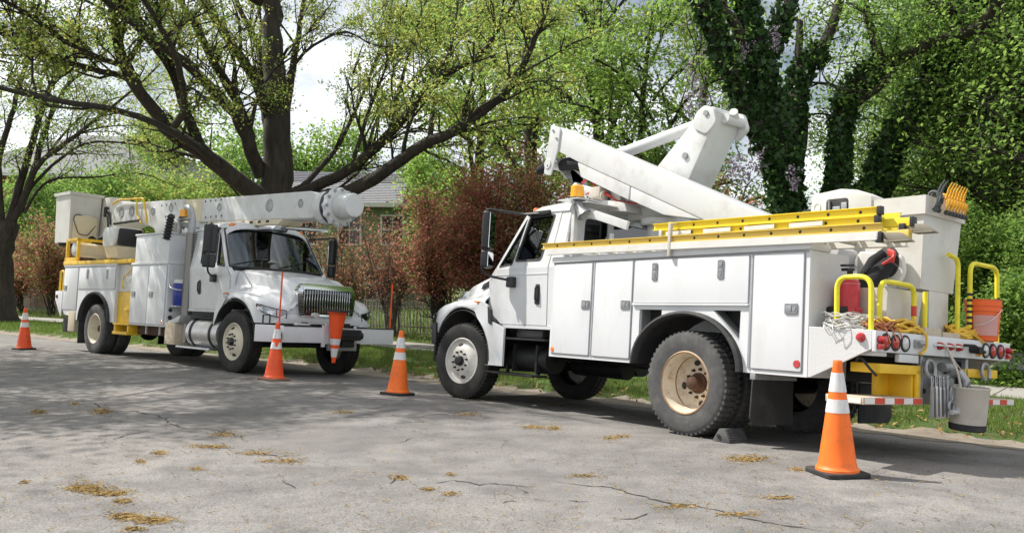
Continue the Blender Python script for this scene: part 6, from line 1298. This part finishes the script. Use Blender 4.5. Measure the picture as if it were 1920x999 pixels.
# extinguisher
fe = thing('fire_extinguisher', 'red fire extinguisher cylinder standing behind the first yellow handle', 'fire extinguisher', TA @ Matrix.Translation((-1.56, .84, 1.112)))
part('cylinder', lathe([(.0, .0), (.075, .0), (.088, .02), (.088, .42), (.07, .455), (0, .47)], 'z', 28), 'red_tank', fe, 40); part('collar', lathe([(.089, .41), (.07, .457), (.03, .475), (0, .475)], 'z', 24), 'trim_white', fe)
part('bracket', join(box(.089, .105, -.02, .06, .0, .44, .006), lathe([(.089, .16), (.093, .16), (.093, .20), (.089, .20)], 'z', 28), box(-.11, -.085, -.03, .04, .15, .20, .004)), 'red_tank', fe); part('valve', join(cyl((0, 0, .46), (0, 0, .54), .025, 10), box(-.04, .08, -.015, .015, .53, .555, .005), box(-.03, .09, -.015, .015, .57, .59, .005)), 'dark_metal', fe)
# wire coils and ropes
def coil(name, label, loc, rx, ry, n, r, material, seed, hz=.10, cat='wire coil', tail=None, up=1.0):
    rg = random.Random(seed); c = thing(name, label, cat, TA @ Matrix.Translation(loc)); bm = None
    for k in range(n):
        ox, oy = rg.uniform(-.03, .03), rg.uniform(-.03, .03); a0 = rg.uniform(0, 6.28); sx, sy = rg.uniform(.75, 1.12), rg.uniform(.75, 1.12); tz = rg.uniform(.01, hz); t1, t2 = rg.uniform(-.10, .10), rg.uniform(-.10, .10)
        P = [(ox+rx*sx*math.cos(a0+a), oy+ry*sy*math.sin(a0+a), max(r, tz+t1*rx*math.cos(a)+t2*ry*math.sin(2*a)+.015*math.sin(5*a+k))) for a in [j*6.283/22 for j in range(22)]]
        part('loop', tube(P, r, 5, True), material, c, 60)
    for P in tail or []: part('loop', tube(arc_path(P, .08), r, 5), material, c, 60)
    return c
coil('wire_coil', 'tangled coil of bright silver wire on the diamond plate shelf', (-1.70, 1.06, 1.112), .20, .15, 26, .0045, 'wire_silver', 3, .13, tail=[[(.05, .16, .05), (.02, .22, .0), (-.02, .19, -.12), (-.10, .19, -.03), (-.12, .12, .05)], [(.14, .15, .04), (.10, .23, .02), (.06, .18, -.08), (0, .2, .0)]])
coil('copper_wire', 'bundle of bare copper wire over the left end of the rear bumper', (-1.93, .98, 1.112), .07, .17, 14, .006, 'copper', 4, .07, 'wire', [[(-.03, .1*k-.1, .04), (-.10, .1*k-.12, .03), (-.135, .1*k-.13, -.06-.02*k)] for k in range(3)])
coil('rope_coil', 'yellow rope coiled on the deck left of centre', (-1.88, .60, 1.112), .11, .24, 12, .013, 'rope_yellow', 5, .10, 'rope', [[(-.10, -.12, .06), (-.19, -.14, .0), (-.185, -.13, -.14), (-.18, -.05, -.17)]])
coil('yellow_rope', 'yellow rope heaped beside the orange bucket', (-1.90, -.50, 1.112), .08, .20, 10, .015, 'rope_yellow', 6, .11, 'rope', [[(-.06, -.05, .08), (-.12, -.22, .05), (-.13, -.34, .01)], [(-.06, .1, .08), (-.12, .0, .05), (-.14, -.14, -.02)]])
coil('cable_coil', 'coil of grey cable hung behind the right truck\'s cab', (2.03, .42, 2.14), .13, .02, 8, .008, 'canvas', 7, .02, 'cable')
# orange bucket
ob = thing('plastic_bucket', 'bright orange plastic bucket with a blank mauve label on the deck', 'bucket', TA @ Matrix.Translation((-1.98, -.76, 1.111)))
part('pail', lathe([(0, 0), (.125, 0), (.13, .01), (.150, .28), (.163, .28), (.165, .30), (.153, .30), (.155, .33), (.166, .33), (.168, .345), (.157, .35), (.160, .38), (.166, .385), (.160, .39), (.150, .385), (.125, .02), (0, .02)], 'z', 36), 'orange_plastic', ob, 40)
lab = [[((.1335+.0715*(.06+.19*j)*.9+.0025)*math.cos(a), (.1335+.0715*(.06+.19*j)*.9+.0025)*math.sin(a), .05+.19*j) for a in [R(82+i*6.5) for i in range(15)]] for j in range(2)]
part('paper_label', grid(lab), 'label_mauve', ob, 60); part('bail', tube([(.168*math.cos(a), .168*math.sin(a), .30-.16*math.sin(a/1.0) if 0 < a < math.pi else .30) for a in [R(90+k*10) for k in range(0, 19)]], .004, 6), 'wire_silver', ob)
# canvas tool bucket on a strap
cb = thing('canvas_bucket', 'grey canvas tool bucket hanging from the rear bumper', 'bucket', TA @ Matrix.Translation((-2.16, -.09, .30)) @ Euler((R(-2), R(-3), 0)).to_matrix().to_4x4() @ Matrix.Diagonal((.88, .88, 1, 1)))
part('canvas_wall', lathe([(0, .02), (.155, .02), (.165, .03), (.175, .18), (.186, .36), (.195, .375), (.190, .385), (.180, .37), (.17, .2), (.155, .05), (0, .04)], 'z', 36), 'canvas', cb, 40)
part('bottom_band', lathe([(0, 0), (.160, 0), (.170, .01), (.172, .06), (.168, .06)], 'z', 36), 'black_rubber', cb, 40)
part('strap', [tube(arc_path([(.0, .17, .36), (.06, .12, .50), (.12, .14, .62), (.17, .16, .72)], .05), .012, 6), tube(arc_path([(.05, -.16, .36), (.08, -.02, .50), (.12, .12, .62), (.17, .16, .72)], .05), .007, 6)], 'canvas', cb)
part('side_pouch', join(*[box(-.02+.02*k, .03+.02*k, -.235+.01*k, -.185, .12, .30, .01) for k in range(2)]), 'hook_grey', cb)
# wedge wire grips hanging in a bunch
for k in range(6):
    wg = thing('wire_grip', ['leftmost wedge grip in the bunch beside the yellow outrigger box', 'second wedge grip from the yellow outrigger box', 'third wedge grip from the yellow outrigger box', 'third wedge grip from the canvas bucket side', 'second wedge grip from the canvas bucket side', 'rightmost wedge grip in the bunch, nearest the canvas bucket'][k], 'wire grip', TA @ Matrix.Translation((-2.07-.012*(k % 3), .36-.045*k, .395+.01*(k % 2))), 'wire grips hung under the rear bumper')
    part('wedge', prism([(-.018, 0), (.018, 0), (.010, .27), (-.010, .27)], 'y', -.012, .012, .003), 'aluminium' if k % 3 else 'grey_metal', wg); part('bail_loop', tube(arc_path([(0, -.01, .25), (0, -.015, .36), (0, .015, .36), (0, .01, .25)], .015), .004, 5), 'galv', wg)
for k in range(3):
    sc_ = thing('shackle', ['grey shackle nearest the wire grips', 'grey shackle hung under the pintle hook', 'grey shackle next to the canvas bucket'][k], 'shackle', TA @ Matrix.Translation((-2.12, .12-.10*k, .50+.02*k)))
    part('bow', tube([(0, .045*math.cos(a), .05*math.sin(a)) for a in [R(-60+k2*25) for k2 in range(13)]], .013, 8), 'grey_metal', sc_); part('pin', cyl((-.03, -.06, -.045), (-.03, .06, -.045), .022, 10), 'galv', sc_)
    part('link', tube([(.0, .02*math.cos(a), .11+.06*math.sin(a)) for a in [k2*.63 for k2 in range(10)]], .009, 6, True), 'grey_metal', sc_)
# clamps on the bucket rim
for k in range(9):
    dark = k < 2; y = .74-.055*k if dark else .66-.058*k
    names = ['first dark grey line clamp at the left of the row on the bucket rim', 'second dark grey line clamp on the bucket rim', 'leftmost yellow-orange line clamp on the bucket rim', 'second yellow-orange line clamp on the bucket rim', 'third yellow-orange line clamp on the bucket rim', 'fourth yellow-orange line clamp on the bucket rim', 'fifth yellow-orange line clamp on the bucket rim', 'sixth yellow-orange line clamp on the bucket rim', 'rightmost yellow-orange line clamp on the bucket rim']
    hk = thing('line_clamp', names[k], 'clamp', TA @ Matrix.Translation((-1.915, y-.62, 2.30)) @ Euler((R(-6-2*k if not dark else 4), R(-14), 0)).to_matrix().to_4x4(), 'line clamps on the bucket rim'); m_ = 'hook_grey' if dark else 'hook_yellow'
    part('hook', tube(arc_path([(.06, 0, .06), (.05, 0, .13), (-.03, 0, .13), (-.045, 0, .0), (-.02, 0, -.04)], .04), .010 if not dark else .014, 8), m_, hk); part('stem', tube([(-.02, 0, .10), (-.03, .004, .19), (-.05, .0, .25)], [.012, .010, .006], 8), m_, hk); part('jaw', box(-.062, -.042, -.010, .010, .03, .10, .005), m_, hk); part('eye', lathe([(0, -.012), (.022, -.012), (.026, 0), (.022, .012), (0, .012)], 'y', 12, (-.045, 0, -.03)), 'hook_grey', hk)
gb = thing('grey_pail', 'small dark pail standing behind the raised bucket cover', 'pail', TA @ Matrix.Translation((-.60, .02, 2.16)))
part('pail', lathe([(0, 0), (.07, 0), (.085, .2), (.09, .2), (.09, .215), (.08, .21), (.065, .02), (0, .02)], 'z', 20), 'hook_grey', gb); part('bail', tube([(.087*math.cos(a), 0, .2+.04*math.sin(a)) for a in [k*.314 for k in range(11)]], .004, 5), 'grey_metal', gb)
# blue cooler on the left truck
bc = thing('water_cooler', 'blue water cooler with white lid behind the exhaust stack', 'cooler', TB @ Matrix.Translation((3.28, -1.01, 1.087)))
part('barrel', lathe([(0, 0), (.12, 0), (.128, .01), (.132, .18), (.136, .20), (.132, .22), (.138, .42), (0, .42)], 'z', 28), 'blue_plastic', bc, 40); part('lid', lathe([(.142, .42), (.142, .46), (.12, .49), (0, .49)], 'z', 28), 'trim_white', bc, 40); part('tap', join(cyl((.13, -.0, .06), (.17, 0, .06), .014, 8), cyl((.16, 0, .03), (.16, 0, .08), .014, 8)), 'trim_white', bc)
# guard rail at the right edge
g0 = at_px(1880, -4.7); g1 = g0+Vector((-KT[0], -KT[1], 0))*4.2
gr_ = thing('guard_rail', 'silver metal guard rail behind the rear corner of the right truck', 'guard rail', Matrix.Translation(g0)); v = Vector((-KT[0], -KT[1], 0)); nn = Vector((KN[0], KN[1], 0))
prof = [(0, .20), (.05, .25), (.05, .30), (0, .35), (0, .38), (.05, .43), (.05, .48), (0, .53)]
part('beam', solid(grid([[tuple(v*s_+nn*a+Vector((0, 0, z))) for a, z in prof] for s_ in (-.3, 4.5)]), .004), 'galv', gr_, 40)
for s_ in (.6, 2.4, 4.2): part('post', xf(box(-.05, .05, -.06, .0, -.2, .5, .005), Matrix.Translation(v*s_-nn*.02)), 'wood', gr_)
# overhead wires
for k, (a, c_) in enumerate([((1360, 395, 21), (1590, 366, 24)), ((1380, 388, 21.5), (1560, 380, 23)), ((1700, 382, 24), (1500, 402, 20))]):
    pa, pc = pix(*a), pix(*c_); P = [pa.lerp(pc, f)+Vector((0, 0, -.12*4*f*(1-f))) for f in np.linspace(-.6, 1.8, 13)]
    wr = part('overhead_wire', tube(P, .010, 5), 'wire_black', None, 0); tag(wr, ['upper service wire crossing behind the ivy trunks', 'middle service wire crossing behind the ivy trunks', 'lowest service wire, rising towards the right wood'][k], 'wire', 'service wires')
# lantern-like bird feeder
bf = thing('bird_feeder', 'small white bird feeder on a pole beyond the raised bucket', 'bird feeder', Matrix.Translation(at_px(1786, -5.6)))
zz = pix(1786, 553, at_px(1786, -5.6).y).z-bf.location.z
part('pole', cyl((0, 0, -.1), (0, 0, zz), .018, 8), 'dark_metal', bf); part('house', join(box(-.07, .07, -.07, .07, zz, zz+.03, .004), *[box(sx*.055-.01, sx*.055+.01, sy*.055-.01, sy*.055+.01, zz, zz+.28, 0) for sx in (1, -1) for sy in (1, -1)], box(-.04, .04, -.04, .04, zz+.03, zz+.22, .004)), 'trim_white', bf); part('roof', lathe([(.15, .28), (.14, .30), (.02, .42), (0, .43)], 'z', 4, (0, 0, zz)), 'galv', bf, 0)
